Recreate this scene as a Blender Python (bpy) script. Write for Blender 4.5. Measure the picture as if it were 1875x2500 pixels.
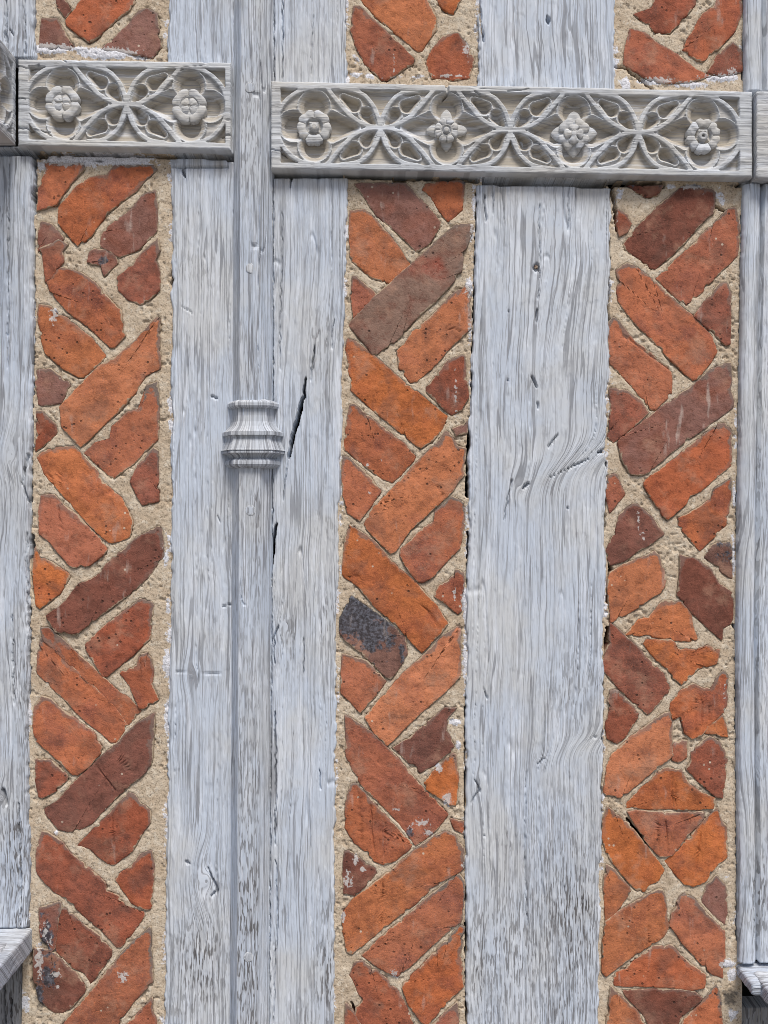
import bpy, math, random
import numpy as np

# ------------------------------------------------------------------ camera, sky, sun, exposure
S = 0.0006                 # metres per photograph pixel on the wall plane
CX, CY = 937.5, 1250.0
ZC = 1.6                   # height of the picture's middle above the ground
DIST = 1.5                 # camera to wall
scene = bpy.context.scene
for o in list(bpy.data.objects):
    bpy.data.objects.remove(o, do_unlink=True)
cam_d = bpy.data.cameras.new("camera")
cam = bpy.data.objects.new("camera", cam_d)
scene.collection.objects.link(cam)
cam.location = (0, -DIST, ZC)
cam.rotation_euler = (math.radians(90), 0, 0)
cam_d.sensor_fit = 'HORIZONTAL'
cam_d.sensor_width = 36
cam_d.lens = 36 * DIST / (1875 * S)
cam_d.clip_start = 0.01
cam_d.clip_end = 500
scene.camera = cam

SUN_AZ, SUN_EL = math.radians(17), math.radians(60)   # azimuth from -Y towards +X
world = bpy.data.worlds.new("World")
scene.world = world
world.use_nodes = True
wn = world.node_tree
bg = wn.nodes["Background"]
sky = wn.nodes.new("ShaderNodeTexSky")
sky.sky_type = 'NISHITA'
sky.sun_disc = False
sky.sun_elevation = SUN_EL
sky.sun_rotation = math.pi - SUN_AZ
sky.air_density = 1.0
sky.dust_density = 4.0
sky.ozone_density = 1.5
wn.links.new(sky.outputs[0], bg.inputs[0])
bg.inputs[1].default_value = 0.08
sun_d = bpy.data.lights.new("sun", 'SUN')
sun_d.energy = 2.4
sun_d.angle = math.radians(20)
sun_d.color = (1.0, 0.95, 0.88)
sun = bpy.data.objects.new("sun", sun_d)
scene.collection.objects.link(sun)
from mathutils import Vector
sd = Vector((math.sin(SUN_AZ) * math.cos(SUN_EL), -math.cos(SUN_AZ) * math.cos(SUN_EL), math.sin(SUN_EL)))
sun.rotation_euler = sd.to_track_quat('Z', 'Y').to_euler()
sun.location = sd * 5
vs = scene.view_settings
vs.view_transform = 'Standard'
vs.look = 'None'
vs.exposure = 0.46
vs.gamma = 1.0
scene.cycles.filter_width = 0.9

# ------------------------------------------------------------------ helpers: noise, mapping, mesh
def _h(ix, iy, seed):
    n = (ix.astype(np.int64) * 374761393 + iy.astype(np.int64) * 668265263 + seed * 1274126177) & 0xFFFFFFFF
    n = ((n ^ (n >> 13)) * 1274126177) & 0xFFFFFFFF
    n = ((n ^ (n >> 16)) * 2246822519) & 0xFFFFFFFF
    n = n ^ (n >> 15)
    return (n & 0xFFFF) / 32767.5 - 1.0

def vn(x, y, seed=0):
    x = np.asarray(x, float); y = np.asarray(y, float)
    x, y = np.broadcast_arrays(x, y)
    ix = np.floor(x); iy = np.floor(y)
    fx = x - ix; fy = y - iy
    fx = fx * fx * fx * (fx * (fx * 6 - 15) + 10); fy = fy * fy * fy * (fy * (fy * 6 - 15) + 10)
    a = _h(ix, iy, seed); b = _h(ix + 1, iy, seed); c = _h(ix, iy + 1, seed); d = _h(ix + 1, iy + 1, seed)
    return (a * (1 - fx) + b * fx) * (1 - fy) + (c * (1 - fx) + d * fx) * fy

def fbm(x, y, seed=0, octv=3):
    t = 0; a = 1; f = 1; s = 0
    for i in range(octv):
        t = t + a * vn(np.asarray(x) * f, np.asarray(y) * f, seed + 17 * i); s += a; a *= .5; f *= 2.03
    return t / s

def sstep(a, b, x):
    t = np.clip((x - a) / (b - a), 0, 1)
    return t * t * (3 - 2 * t)

def W(px, py, d, dbase=0.0):
    """photo pixel + depth (in pixels, + is towards the street) -> world"""
    k = 1 - dbase * S / DIST
    px = np.asarray(px, float); py = np.asarray(py, float); d = np.asarray(d, float)
    px, py, d = np.broadcast_arrays(px, py, d)
    return np.stack([(px - CX) * S * k, -d * S, ZC + (CY - py) * S * k], -1)

COL = scene.collection

def mk(name, verts, quads, mat, parent=None, attrs=None, smooth=True, center=False, tris=None, kind=None):
    verts = np.asarray(verts, np.float64).reshape(-1, 3)
    quads = np.asarray(quads, np.int32).reshape(-1, 4)
    off = np.zeros(3)
    if center:
        off = verts.mean(0)
    ploc = np.array(parent.location if (parent and not parent.parent) else
                    ((parent.location + parent.parent.location) if parent else (0, 0, 0)))
    me = bpy.data.meshes.new(name)
    nt = 0 if tris is None else len(tris)
    me.vertices.add(len(verts))
    base = off if center else ploc
    me.vertices.foreach_set("co", (verts - base).astype(np.float32).ravel())
    loops = quads.ravel()
    starts = np.arange(len(quads)) * 4
    if nt:
        t = np.asarray(tris, np.int32)
        starts = np.concatenate([starts, len(loops) + np.arange(nt) * 3])
        loops = np.concatenate([loops, t.ravel()])
    me.loops.add(len(loops))
    me.loops.foreach_set("vertex_index", loops.astype(np.int32))
    me.polygons.add(len(quads) + nt)
    me.polygons.foreach_set("loop_start", starts.astype(np.int32))
    me.update(calc_edges=True)
    me.validate()
    me.polygons.foreach_set("use_smooth", np.full(len(me.polygons), bool(smooth)))
    for k, v in (attrs or {}).items():
        v = np.asarray(v, np.float32)
        if v.ndim == 2:
            a = me.attributes.new(k, 'FLOAT_VECTOR', 'POINT'); a.data.foreach_set("vector", v.ravel())
        else:
            a = me.attributes.new(k, 'FLOAT', 'POINT'); a.data.foreach_set("value", v.ravel())
    me.materials.append(mat)
    ob = bpy.data.objects.new(name, me)
    COL.objects.link(ob)
    if parent:
        ob.parent = parent
    if center:
        ob.location = Vector(off - ploc)
    if kind:
        ob["kind"] = kind
    return ob

def grid_quads(ny, nx, base=0, flip=False):
    i = np.arange((ny - 1) * nx).reshape(ny - 1, nx)[:, :-1].ravel() + base
    q = np.stack([i, i + nx, i + nx + 1, i + 1], -1)
    return q[:, ::-1] if flip else q

def thing(name, label, cat, loc=(0, 0, 0), group=None):
    o = bpy.data.objects.new(name, None)
    COL.objects.link(o)
    o.location = Vector([float(v) for v in loc]); o.empty_display_size = .05
    o["label"] = label; o["category"] = cat
    if group: o["group"] = group
    return o

def tag(o, label, cat, group=None):
    o["label"] = label; o["category"] = cat
    if group: o["group"] = group
    return o

def seg_dist(x, y, pts):
    """distance of points to a polyline; pts rows (x, y[, w]); returns dist - local half width"""
    best = np.full(np.shape(x), 1e9)
    for a, b in zip(pts[:-1], pts[1:]):
        ax, ay = a[0], a[1]; bx, by = b[0], b[1]
        dx, dy = bx - ax, by - ay
        t = np.clip(((x - ax) * dx + (y - ay) * dy) / (dx * dx + dy * dy + 1e-9), 0, 1)
        d = np.hypot(x - ax - t * dx, y - ay - t * dy)
        if len(a) > 2:
            d = d - (a[2] + (b[2] - a[2]) * t)
        best = np.minimum(best, d)
    return best

# ------------------------------------------------------------------ materials
class NT:
    def __init__(self, name):
        self.m = bpy.data.materials.new(name); self.m.use_nodes = True
        self.t = self.m.node_tree; self.b = self.t.nodes["Principled BSDF"]
    def n(self, typ, **kw):
        x = self.t.nodes.new(typ)
        for k, v in kw.items(): setattr(x, k, v)
        return x
    def put(self, sock, v):
        if isinstance(v, bpy.types.NodeSocket): self.t.links.new(v, sock)
        elif isinstance(v, tuple) and len(v) == 3 and sock.type == 'RGBA': sock.default_value = (*v, 1)
        else: sock.default_value = v
    def attr(self, name, vec=False):
        a = self.n("ShaderNodeAttribute", attribute_name=name)
        return a.outputs["Vector"] if vec else a.outputs["Fac"]
    def math(self, op, a, b=0.0, c=None, clamp=False):
        x = self.n("ShaderNodeMath", operation=op, use_clamp=clamp)
        self.put(x.inputs[0], a); self.put(x.inputs[1], b)
        if c is not None: self.put(x.inputs[2], c)
        return x.outputs[0]
    def scale(self, v, s):
        x = self.n("ShaderNodeVectorMath", operation='MULTIPLY')
        self.put(x.inputs[0], v); x.inputs[1].default_value = s
        return x.outputs[0]
    def vadd(self, v, w):
        x = self.n("ShaderNodeVectorMath", operation='ADD')
        self.put(x.inputs[0], v); self.put(x.inputs[1], w)
        return x.outputs[0]
    def noise(self, v, scale=1.0, detail=3.0, rough=.55, dist=0.0):
        x = self.n("ShaderNodeTexNoise")
        self.put(x.inputs["Vector"], v); x.inputs["Scale"].default_value = scale
        x.inputs["Detail"].default_value = detail; x.inputs["Roughness"].default_value = rough
        x.inputs["Distortion"].default_value = dist
        return x.outputs[0]
    def voro(self, v, scale=1.0, feature='F1', rnd=1.0):
        x = self.n("ShaderNodeTexVoronoi", feature=feature)
        self.put(x.inputs["Vector"], v); x.inputs["Scale"].default_value = scale
        x.inputs["Randomness"].default_value = rnd
        return x
    def ss(self, v, a, b, lo=0.0, hi=1.0):
        x = self.n("ShaderNodeMapRange", interpolation_type='SMOOTHSTEP')
        self.put(x.inputs[0], v); x.inputs[1].default_value = a; x.inputs[2].default_value = b
        self.put(x.inputs[3], lo); self.put(x.inputs[4], hi)
        return x.outputs[0]
    def mix(self, f, a, b, mode='MIX'):
        x = self.n("ShaderNodeMix", data_type='RGBA', blend_type=mode)
        self.put(x.inputs[0], f); self.put(x.inputs[6], a); self.put(x.inputs[7], b)
        return x.outputs[2]
    def bump(self, h, strength=.5, dist=.001, norm=None):
        x = self.n("ShaderNodeBump")
        x.inputs["Strength"].default_value = strength; x.inputs["Distance"].default_value = dist
        self.put(x.inputs["Height"], h)
        if norm is not None: self.put(x.inputs["Normal"], norm)
        return x.outputs[0]
    def done(self, col, rough=.85, norm=None, spec=.2):
        self.put(self.b.inputs["Base Color"], col); self.put(self.b.inputs["Roughness"], rough)
        self.b.inputs["Specular IOR Level"].default_value = spec
        if norm is not None: self.put(self.b.inputs["Normal"], norm)
        return self.m

def wood_mat(name, cool=(.52, .585, .685), warm=(.60, .585, .54), chalk=(.70, .75, .83), bare=(.10, .095, .095),
             warmth=0.5, streak=.7, wear_base=0.0):
    k = NT(name)
    g = k.attr("grain", True)
    wear = k.math('ADD', k.attr("wear"), wear_base)
    shade_tint = k.attr("beige_shade")
    fine = k.noise(k.scale(g, (1/9., 1/420., 1)), 1, 3, .6)
    fine2 = k.noise(k.scale(g, (1/3.6, 1/160., 1)), 1, 2, .6)
    lines = k.noise(k.vadd(k.scale(g, (1/14., 1/650., 1)), (3.3, 9.1, 2.0)), 1, 1.5, .5)
    med = k.noise(k.scale(g, (1/18., 1/260., 1)), 1, 5, .65)
    pat = k.noise(k.scale(g, (1/120., 1/190., 1)), 1, 5, .6)
    pat2 = k.noise(k.vadd(k.scale(g, (1/170., 1/260., 1)), (31.3, 7.7, 4.1)), 1, 4, .6)
    dash = k.noise(k.scale(g, (1/4.0, 1/34., 1)), 1, 2, .5)
    ridge = k.math('ABSOLUTE', k.math('SUBTRACT', lines, .5))
    ridge2 = k.math('ABSOLUTE', k.math('SUBTRACT', fine, .5))
    c = k.mix(k.math('MULTIPLY', k.ss(pat2, .38, .66), warmth), cool, warm)
    c = k.mix(k.math('MULTIPLY', shade_tint, .8), c, (.41, .355, .27))  # beige weathering tint; its darker tone also paints shade into carved recesses
    c = k.mix(k.math('MULTIPLY', k.ss(med, .50, .66), .6), c, chalk)
    rough_ = k.ss(k.noise(k.vadd(k.scale(g, (1/70., 1/240., 1)), (11., 5., 1.)), 1, 4, .6), .36, .60, .5, 1.0)
    c = k.mix(k.math('MULTIPLY', k.math('MULTIPLY', k.ss(fine2, .56, .42), rough_), .2), c, (.42, .445, .49))
    st = k.math('MULTIPLY', k.math('MULTIPLY', k.ss(ridge, .026, .014), rough_), streak)
    c = k.mix(st, c, (.19, .20, .225))
    st3 = k.math('MULTIPLY', k.math('MULTIPLY', k.ss(ridge2, .022, .011), rough_), streak * .8)
    c = k.mix(st3, c, (.30, .31, .34))
    st2 = k.math('MULTIPLY', k.ss(med, .42, .31), k.ss(fine, .56, .42))
    c = k.mix(k.math('MULTIPLY', st2, .14), c, (.27, .27, .28))
    wr = k.math('ADD', k.math('MULTIPLY', k.ss(pat, .57, .74), .45), wear, clamp=True)
    dz = k.math('MULTIPLY', k.ss(dash, .60, .48), wr)
    dz2 = k.math('MULTIPLY', k.ss(dash, .47, .41), k.math('ADD', wr, .12, clamp=True))
    c = k.mix(k.math('MULTIPLY', dz, .45), c, (.33, .34, .37))
    c = k.mix(k.math('MULTIPLY', dz2, .95), c, bare)
    h = k.math('ADD', k.math('MULTIPLY', fine, .5), k.math('MULTIPLY', fine2, .7))
    h = k.math('SUBTRACT', h, k.math('MULTIPLY', dz2, .6))
    h = k.math('SUBTRACT', h, k.math('MULTIPLY', k.math('ADD', st, st3), .8))
    return k.done(c, .88, k.bump(h, .5, .0014), .15)

M_wood = wood_mat("weathered_limewashed_oak")
M_woodb = wood_mat("weathered_limewashed_oak_worn", cool=(.49, .555, .655), warm=(.56, .555, .53), streak=.8, wear_base=.04)
M_rail = wood_mat("carved_rail_oak", cool=(.52, .55, .585), warm=(.565, .54, .485), warmth=.6, streak=.45)
M_grey = wood_mat("bare_grey_oak", cool=(.22, .22, .225), warm=(.24, .22, .19), chalk=(.36, .36, .37), streak=.8, wear_base=.3)

def mortar_mat():
    k = NT("lime_sand_mortar")
    p = k.n("ShaderNodeNewGeometry").outputs["Position"]
    wh = k.attr("white"); soot = k.attr("soot")
    n1 = k.noise(p, 22, 4, .6); n2 = k.noise(p, 130, 4, .65); n3 = k.noise(p, 430, 3, .6)
    v = k.voro(p, 190)
    c = k.mix(k.ss(n1, .35, .65), (.475, .38, .28), (.55, .465, .36))
    c = k.mix(k.ss(n2, .50, .66), c, (.60, .53, .43))
    c = k.mix(k.math('MULTIPLY', k.ss(n3, .46, .36), .7), c, (.20, .155, .11))
    c = k.mix(k.math('MULTIPLY', k.ss(n2, .42, .30), .6), c, (.24, .19, .13))
    peb = k.math('MULTIPLY', k.ss(v.outputs["Distance"], .30, .18), k.ss(k.noise(p, 60, 2, .5), .5, .62))
    c = k.mix(k.math('MULTIPLY', peb, .8), c, k.mix(k.ss(n1, .45, .55), (.13, .11, .09), (.62, .57, .50)))
    wf = k.ss(k.math('ADD', k.math('MULTIPLY', wh, .9), k.math('MULTIPLY', k.math('SUBTRACT', n2, .5), 1.6)), .42, .56)
    c = k.mix(wf, c, k.mix(k.ss(n3, .35, .6), (.46, .46, .49), (.70, .71, .76)))
    sf = k.ss(k.math('ADD', soot, k.math('MULTIPLY', k.math('SUBTRACT', n2, .5), 1.2)), .35, .75)
    c = k.mix(k.math('MULTIPLY', sf, .85), c, (.055, .05, .048))
    h = k.math('ADD', k.math('MULTIPLY', n3, .8), k.math('MULTIPLY', n2, .9))
    h = k.math('ADD', h, k.math('MULTIPLY', k.ss(v.outputs["Distance"], .0, .4), -.25))
    return k.done(c, .95, k.bump(h, .55, .0016), .1)
M_mortar = mortar_mat()

def brick_mat(name, c1, c2, bias=.5, smear=.5, char=0.0, pale=0.1):
    k = NT(name)
    tc = k.n("ShaderNodeTexCoord").outputs["Object"]
    oi = k.n("ShaderNodeObjectInfo")
    rnd = oi.outputs["Random"]
    cb = k.n("ShaderNodeCombineXYZ")
    k.put(cb.inputs[0], k.math('MULTIPLY', rnd, 37.0)); k.put(cb.inputs[1], k.math('MULTIPLY', rnd, 91.0)); k.put(cb.inputs[2], k.math('MULTIPLY', rnd, 53.0))
    p = k.vadd(tc, cb.outputs[0])
    edge = k.attr("edge")
    top = k.attr("upper")
    wsh = k.attr("white")
    n0 = k.noise(p, 13, 3, .6, .4); n1 = k.noise(p, 45, 4, .6); n2 = k.noise(p, 210, 3, .6); n3 = k.noise(p, 600, 2, .6)
    c = k.mix(k.ss(n0, bias - .12, bias + .12), c1, c2)
    c = k.mix(k.math('MULTIPLY', k.ss(n1, .38, .65), .38), c, tuple(min(1, q * 1.45) for q in c1))
    c = k.mix(k.math('MULTIPLY', k.ss(n1, .50, .30), .40), c, tuple(q * .55 for q in c2))
    hs = k.n("ShaderNodeHueSaturation")
    k.put(hs.inputs["Value"], k.math('ADD', .88, k.math('MULTIPLY', rnd, .24)))
    k.put(hs.inputs["Saturation"], k.math('ADD', .90, k.math('MULTIPLY', k.math('FRACT', k.math('MULTIPLY', rnd, 7.31)), .12)))
    k.put(hs.inputs["Color"], c); c = hs.outputs[0]
    c = k.mix(k.math('MULTIPLY', k.ss(n3, .54, .68), .45), c, tuple(min(1, q * 1.7) for q in c1))
    c = k.mix(k.math('MULTIPLY', k.ss(n2, .45, .31), .45), c, tuple(q * .42 for q in c2))
    dn = k.noise(k.vadd(p, (7.7, 1.3, 4.9)), 24, 5, .65)
    c = k.mix(k.math('MULTIPLY', k.ss(dn, .52, .70), .42), c, (.40, .235, .165))
    sn = k.noise(k.vadd(p, (2.1, 8.3, 6.6)), 18, 4, .6, .5)
    c = k.mix(k.math('MULTIPLY', k.ss(sn, .53, .68), .42), c, (.135, .075, .06))
    # pits and grit
    v = k.voro(p, 105)
    pit = k.math('MULTIPLY', k.ss(v.outputs["Distance"], .24, .12), k.ss(k.math('ADD', k.noise(p, 31, 2, .5), k.math('MULTIPLY', k.math('FRACT', k.math('MULTIPLY', rnd, 13.7)), .12)), .60, .70))
    c = k.mix(k.math('MULTIPLY', pit, .75), c, (.035, .022, .018))
    v2 = k.voro(k.vadd(p, (5.1, 2.2, 8.8)), 62)
    grit = k.math('MULTIPLY', k.ss(v2.outputs["Distance"], .13, .08), k.ss(k.noise(p, 17, 1, .5), .60, .68))
    c = k.mix(k.math('MULTIPLY', grit, .8), c, (.55, .47, .38))
    # burnt skin / grey cement film hugging the arris
    e = k.math('ADD', edge, k.math('MULTIPLY', k.math('SUBTRACT', n1, .5), 2.2))
    film = k.math('MULTIPLY', k.ss(e, .62, .86), k.math('ADD', -.12, k.math('MULTIPLY', top, 1.6 * smear)), clamp=True)
    c = k.mix(film, c, (.185, .145, .125))
    mo = k.math('MULTIPLY', k.ss(k.math('ADD', k.math('ADD', edge, k.math('MULTIPLY', k.math('SUBTRACT', n1, .5), 1.6)), k.math('MULTIPLY', k.math('SUBTRACT', n2, .5), .8)), 1.12, 1.24), .8)
    c = k.mix(mo, c, (.40, .32, .23))
    so = k.ss(k.math('ADD', k.attr("soot"), k.math('MULTIPLY', k.math('SUBTRACT', k.noise(p, 70, 4, .7), .5), 2.0)), .42, .66)
    c = k.mix(k.math('MULTIPLY', so, .92), c, k.mix(k.ss(n2, .40, .64), (.040, .042, .050), (.12, .13, .16)))
    wf = k.ss(k.math('ADD', k.math('MULTIPLY', wsh, .9), k.math('MULTIPLY', k.math('SUBTRACT', n2, .5), 1.7)), .45, .62)
    c = k.mix(k.math('MULTIPLY', wf, .85), c, (.50, .48, .47))
    bl = k.math('MULTIPLY', k.ss(k.noise(k.scale(p, (60, 60, 14)), 1, 3, .6), .63, .75), pale * 3)
    c = k.mix(bl, c, (.46, .38, .34))
    h = k.math('ADD', k.math('MULTIPLY', n2, .8), k.math('MULTIPLY', n3, .35))
    h = k.math('ADD', h, k.math('MULTIPLY', n1, 1.0))
    h = k.math('SUBTRACT', h, k.math('MULTIPLY', pit, .8))
    return k.done(c, .9, k.bump(h, .65, .002), .15)

OR = (.415, .135, .050); RE = (.330, .102, .050); DK = (.185, .068, .047); PU = (.205, .100, .080); GP = (.195, .125, .098)
BM = {
    'o':  brick_mat("brick_orange", OR, RE, .58, .6),
    'ro': brick_mat("brick_orange_red", (.375, .115, .048), (.26, .085, .055), .55, .7),
    'r':  brick_mat("brick_red", RE, (.25, .078, .048), .55, .6, pale=.12),
    'rd': brick_mat("brick_dark_red", (.275, .082, .045), DK, .52, .6),
    'd':  brick_mat("brick_maroon", DK, (.15, .062, .046), .5, .5, pale=.14),
    'p':  brick_mat("brick_purple", PU, (.23, .080, .050), .58, .6, pale=.2),
    'g':  brick_mat("brick_grey_purple", GP, (.26, .068, .045), .62, .5, pale=.16),
    'k':  brick_mat("brick_burnt", (.20, .10, .075), (.14, .07, .055), .5, .5, char=.6),
}
kk = NT("dark_void"); M_dark = kk.done((.012, .011, .01), 1.0, None, 0)
kk = NT("rusty_iron"); M_rust = kk.done(kk.mix(kk.ss(kk.noise(kk.n("ShaderNodeTexCoord").outputs["Object"], 400, 3), .4, .6), (.10, .05, .03), (.30, .25, .2)), .8)
kk = NT("trodden_paving")
pp = kk.n("ShaderNodeNewGeometry").outputs["Position"]
M_ground = kk.done(kk.mix(kk.ss(kk.noise(pp, 3, 5), .35, .65), (.17, .16, .15), (.27, .255, .235)), .95, kk.bump(kk.noise(pp, 60, 4), .5, .004), .1)

# ------------------------------------------------------------------ setting: ground and black backing behind the gaps
def box(name, lo, hi, mat, parent=None, kind=None):
    lo = np.array(lo, float); hi = np.array(hi, float)
    v = np.array([[(lo, hi)[i][0], (lo, hi)[j][1], (lo, hi)[l][2]] for l in (0, 1) for j in (0, 1) for i in (0, 1)])
    q = [[0, 2, 3, 1], [4, 5, 7, 6], [0, 1, 5, 4], [2, 6, 7, 3], [0, 4, 6, 2], [1, 3, 7, 5]]
    return mk(name, v, q, mat, parent, smooth=False, kind=kind)

mk("ground", [(-60, -120, 0), (60, -120, 0), (60, .3, 0), (-60, .3, 0)], [[0, 1, 2, 3]], M_ground, smooth=False, kind="structure")
a = W(-140, 2640, -75); b = W(2020, -140, -260)
wc = box("dark_backing", (a[0], a[1], 0.02), (b[0], b[1], b[2]), M_dark, kind="structure")  # near-black backing added: its colour stands in for shade in the gaps

# ------------------------------------------------------------------ timbers
def timber(name, parent, mat, edges, d0=0.0, seed=1, cracks=(), wear=(), knots=(), branches=(), holes=(),
           du=2.0, dv=4.0, back=60, edge_r=5.0, edge_j=3.4, profile=None, amp=1.0, label=None, under=()):
    """one upright board as relief: edges rows (y, x_left, x_right)"""
    E = np.array(edges, float)
    y = np.arange(E[0, 0], E[-1, 0] + dv * .5, dv)
    L = np.interp(y, E[:, 0], E[:, 1]); R = np.interp(y, E[:, 0], E[:, 2])
    n = max(6, int((R - L).max() / du))
    s = np.linspace(0, 1, n)
    Y = np.repeat(y[:, None], n, 1)
    jl = edge_j * (vn(y / 40, 0 * y, seed + 5) + .6 * vn(y / 11, 0 * y, seed + 6))
    jr = edge_j * (vn(y / 40, 0 * y, seed + 7) + .6 * vn(y / 11, 0 * y, seed + 8))
    X = L[:, None] + (R - L)[:, None] * s[None]
    X = X + jl[:, None] * np.clip(1 - s * 4, 0, 1)[None] + jr[:, None] * np.clip(s * 4 - 3, 0, 1)[None]
    # grain coordinates, bent round knots
    u = X - (.5 * (L + R))[:, None] + 7 * vn(Y / 300, X / 200, seed + 1) + 1.8 * vn(Y / 80, X / 60, seed + 2) + .7 * vn(Y / 22, X / 14, seed + 3)
    v = Y + 0.0
    for (kx, ky, kr, amp_k) in knots:
        dx = X - kx; dy = (Y - ky) / 1.9
        rr = np.hypot(dx, dy) + 1e-3
        w = np.exp(-(rr / (kr * 1.15)) ** 2)
        u = u + w * (rr * 1.1 * amp_k - dx) * .75
    for (ax, ay, bx, by, wd) in branches:      # side-branch figure: grain swings along the segment
        yl = ay + (by - ay) * (X - ax) / (bx - ax) + 6 * vn(X / 40, Y / 200, seed + 4)
        u = u + sstep(ax - 130, ax + 170, X) * 1.35 * wd * np.tanh((Y - yl) / wd)
    h = amp * ((.55 + .45 * vn(u / 60, v / 260, seed + 10)) * (.8 * vn(u / 4.6, v / 170, seed + 11) + .5 * vn(u / 9, v / 380, seed + 12)) + .6 * vn(u / 31, v / 500, seed + 13))
    h = h + 2.0 * vn(X / 90, Y / 220, seed + 14)
    r1 = np.abs(vn(u / 27, v / 900, seed + 21)); msk = sstep(.05, .45, vn(u / 60, v / 260, seed + 22))
    h = h - 5 * amp * (1 - sstep(.0, .045, r1)) * msk
    r2 = np.abs(vn(u / 15, v / 420, seed + 23)); msk2 = sstep(.1, .5, vn(u / 40, v / 150, seed + 24))
    h = h - 3.2 * amp * (1 - sstep(.0, .07, r2)) * msk2
    flake = sstep(.30, .36, vn(u / 16, v / 80, seed + 31) + .5 * vn(u / 6, v / 25, seed + 32))
    h = h + .9 * amp * flake
    wr = np.zeros_like(h)
    for (wx, wy, rx, ry, st) in wear:
        e = ((X - wx) / rx) ** 2 + ((Y - wy) / ry) ** 2
        wr = np.maximum(wr, st * np.exp(-e))
    h = h - wr * 3.0 * sstep(.0, .4, vn(u / 6, v / 34, seed + 41))
    dl = X - X[:, :1]; dr = X[:, -1:] - X
    de = np.minimum(dl, dr)
    h = h - edge_r * (1 - np.clip(de / edge_r, 0, 1)) ** 2
    if profile is not None:
        h = h + profile(s)[None, :]
    for c in cracks:
        pts = c[0]; depth = c[1]
        wob = 2.2 * vn(Y / 14, X / 14, seed + 51) + 1.0 * vn(Y / 5, X / 5, seed + 52)
        dd = seg_dist(X + wob, Y, pts)
        h = h - depth * (4.5 if depth > 20 else 1.2) * (1 - sstep(-.6, 1.1, dd))
    for (hx, hy, rx, ry, dp) in holes:
        e = np.sqrt(((X - hx) / rx) ** 2 + ((Y - hy) / ry) ** 2) + .25 * vn(X / 5, Y / 5, seed + 61)
        h = h - dp * (1 - sstep(.7, 1.1, e))
    ny_, nx_ = X.shape
    P = W(X, Y, d0 + h, d0)
    # skirts to the back
    Xp = np.pad(X, 1, 'edge'); Yp = np.pad(Y, 1, 'edge'); Hp = np.pad(d0 + h, 1, 'edge')
    Hp[0, :] = Hp[-1, :] = d0 - back; Hp[:, 0] = Hp[:, -1] = d0 - back
    P = W(Xp, Yp, Hp, d0)
    pad = lambda a: np.pad(a, 1, 'edge').ravel()
    grain = np.stack([pad(u) + seed * 133.0, pad(v), np.full(Xp.size, seed * 3.7)], -1)
    ob = mk(name, P.reshape(-1, 3), grid_quads(ny_ + 2, nx_ + 2), mat, parent,
            {"grain": grain, "wear": pad(wr), "beige_shade": pad(.75 * sum(np.exp(-((Y - yr) / 42.0) ** 2) * (.6 + .6 * vn(X / 30, Y / 60, seed + 71)) for yr in under) if under else 0 * X)})
    if label: ob["label"] = label
    return ob

# the big post with its engaged octagonal shaft
post = thing("timber_post", "wide pale limewashed oak post with a slender ringed half-octagonal shaft running up its middle", "post", W(620, 2560, 0))
timber("left_face", post, M_wood,
       [(-60, 409, 575), (150, 409, 575), (400, 417, 575), (900, 420, 575), (1500, 415, 574), (2000, 408, 573), (2560, 402, 572)], 0, 3,
       cracks=[([(410, 381, 4), (540, 384, 4), (580, 388, 9)], 26), ([(412, 407, .8), (555, 409, 1.2)], 9), ([(447, 418, 3), (450, 430, 2)], 14),
               ([(515, 966, 1), (528, 972, 2)], 8), ([(440, 745, .2), (470, 765, .8)], 5), ([(545, 1480, 1), (563, 1476, 1.5)], 7),
               ([(430, 1640, .6), (540, 1645, .6)], 4), ([(530, 1260, .5), (536, 1275, 1.2)], 5),
               ([(508, 2120, 1), (530, 2175, 3), (515, 2190, 1)], 10), ([(455, 2105, 3), (462, 2108, 1)], 8)],
       wear=[(490, 2350, 60, 110, .9), (510, 2160, 45, 60, .45), (440, 2480, 60, 80, .35), (480, 60, 80, 80, .05)],
       knots=[(505, 2150, 30, 1.0), (470, 1650, 20, .6)], under=(385,))
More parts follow.
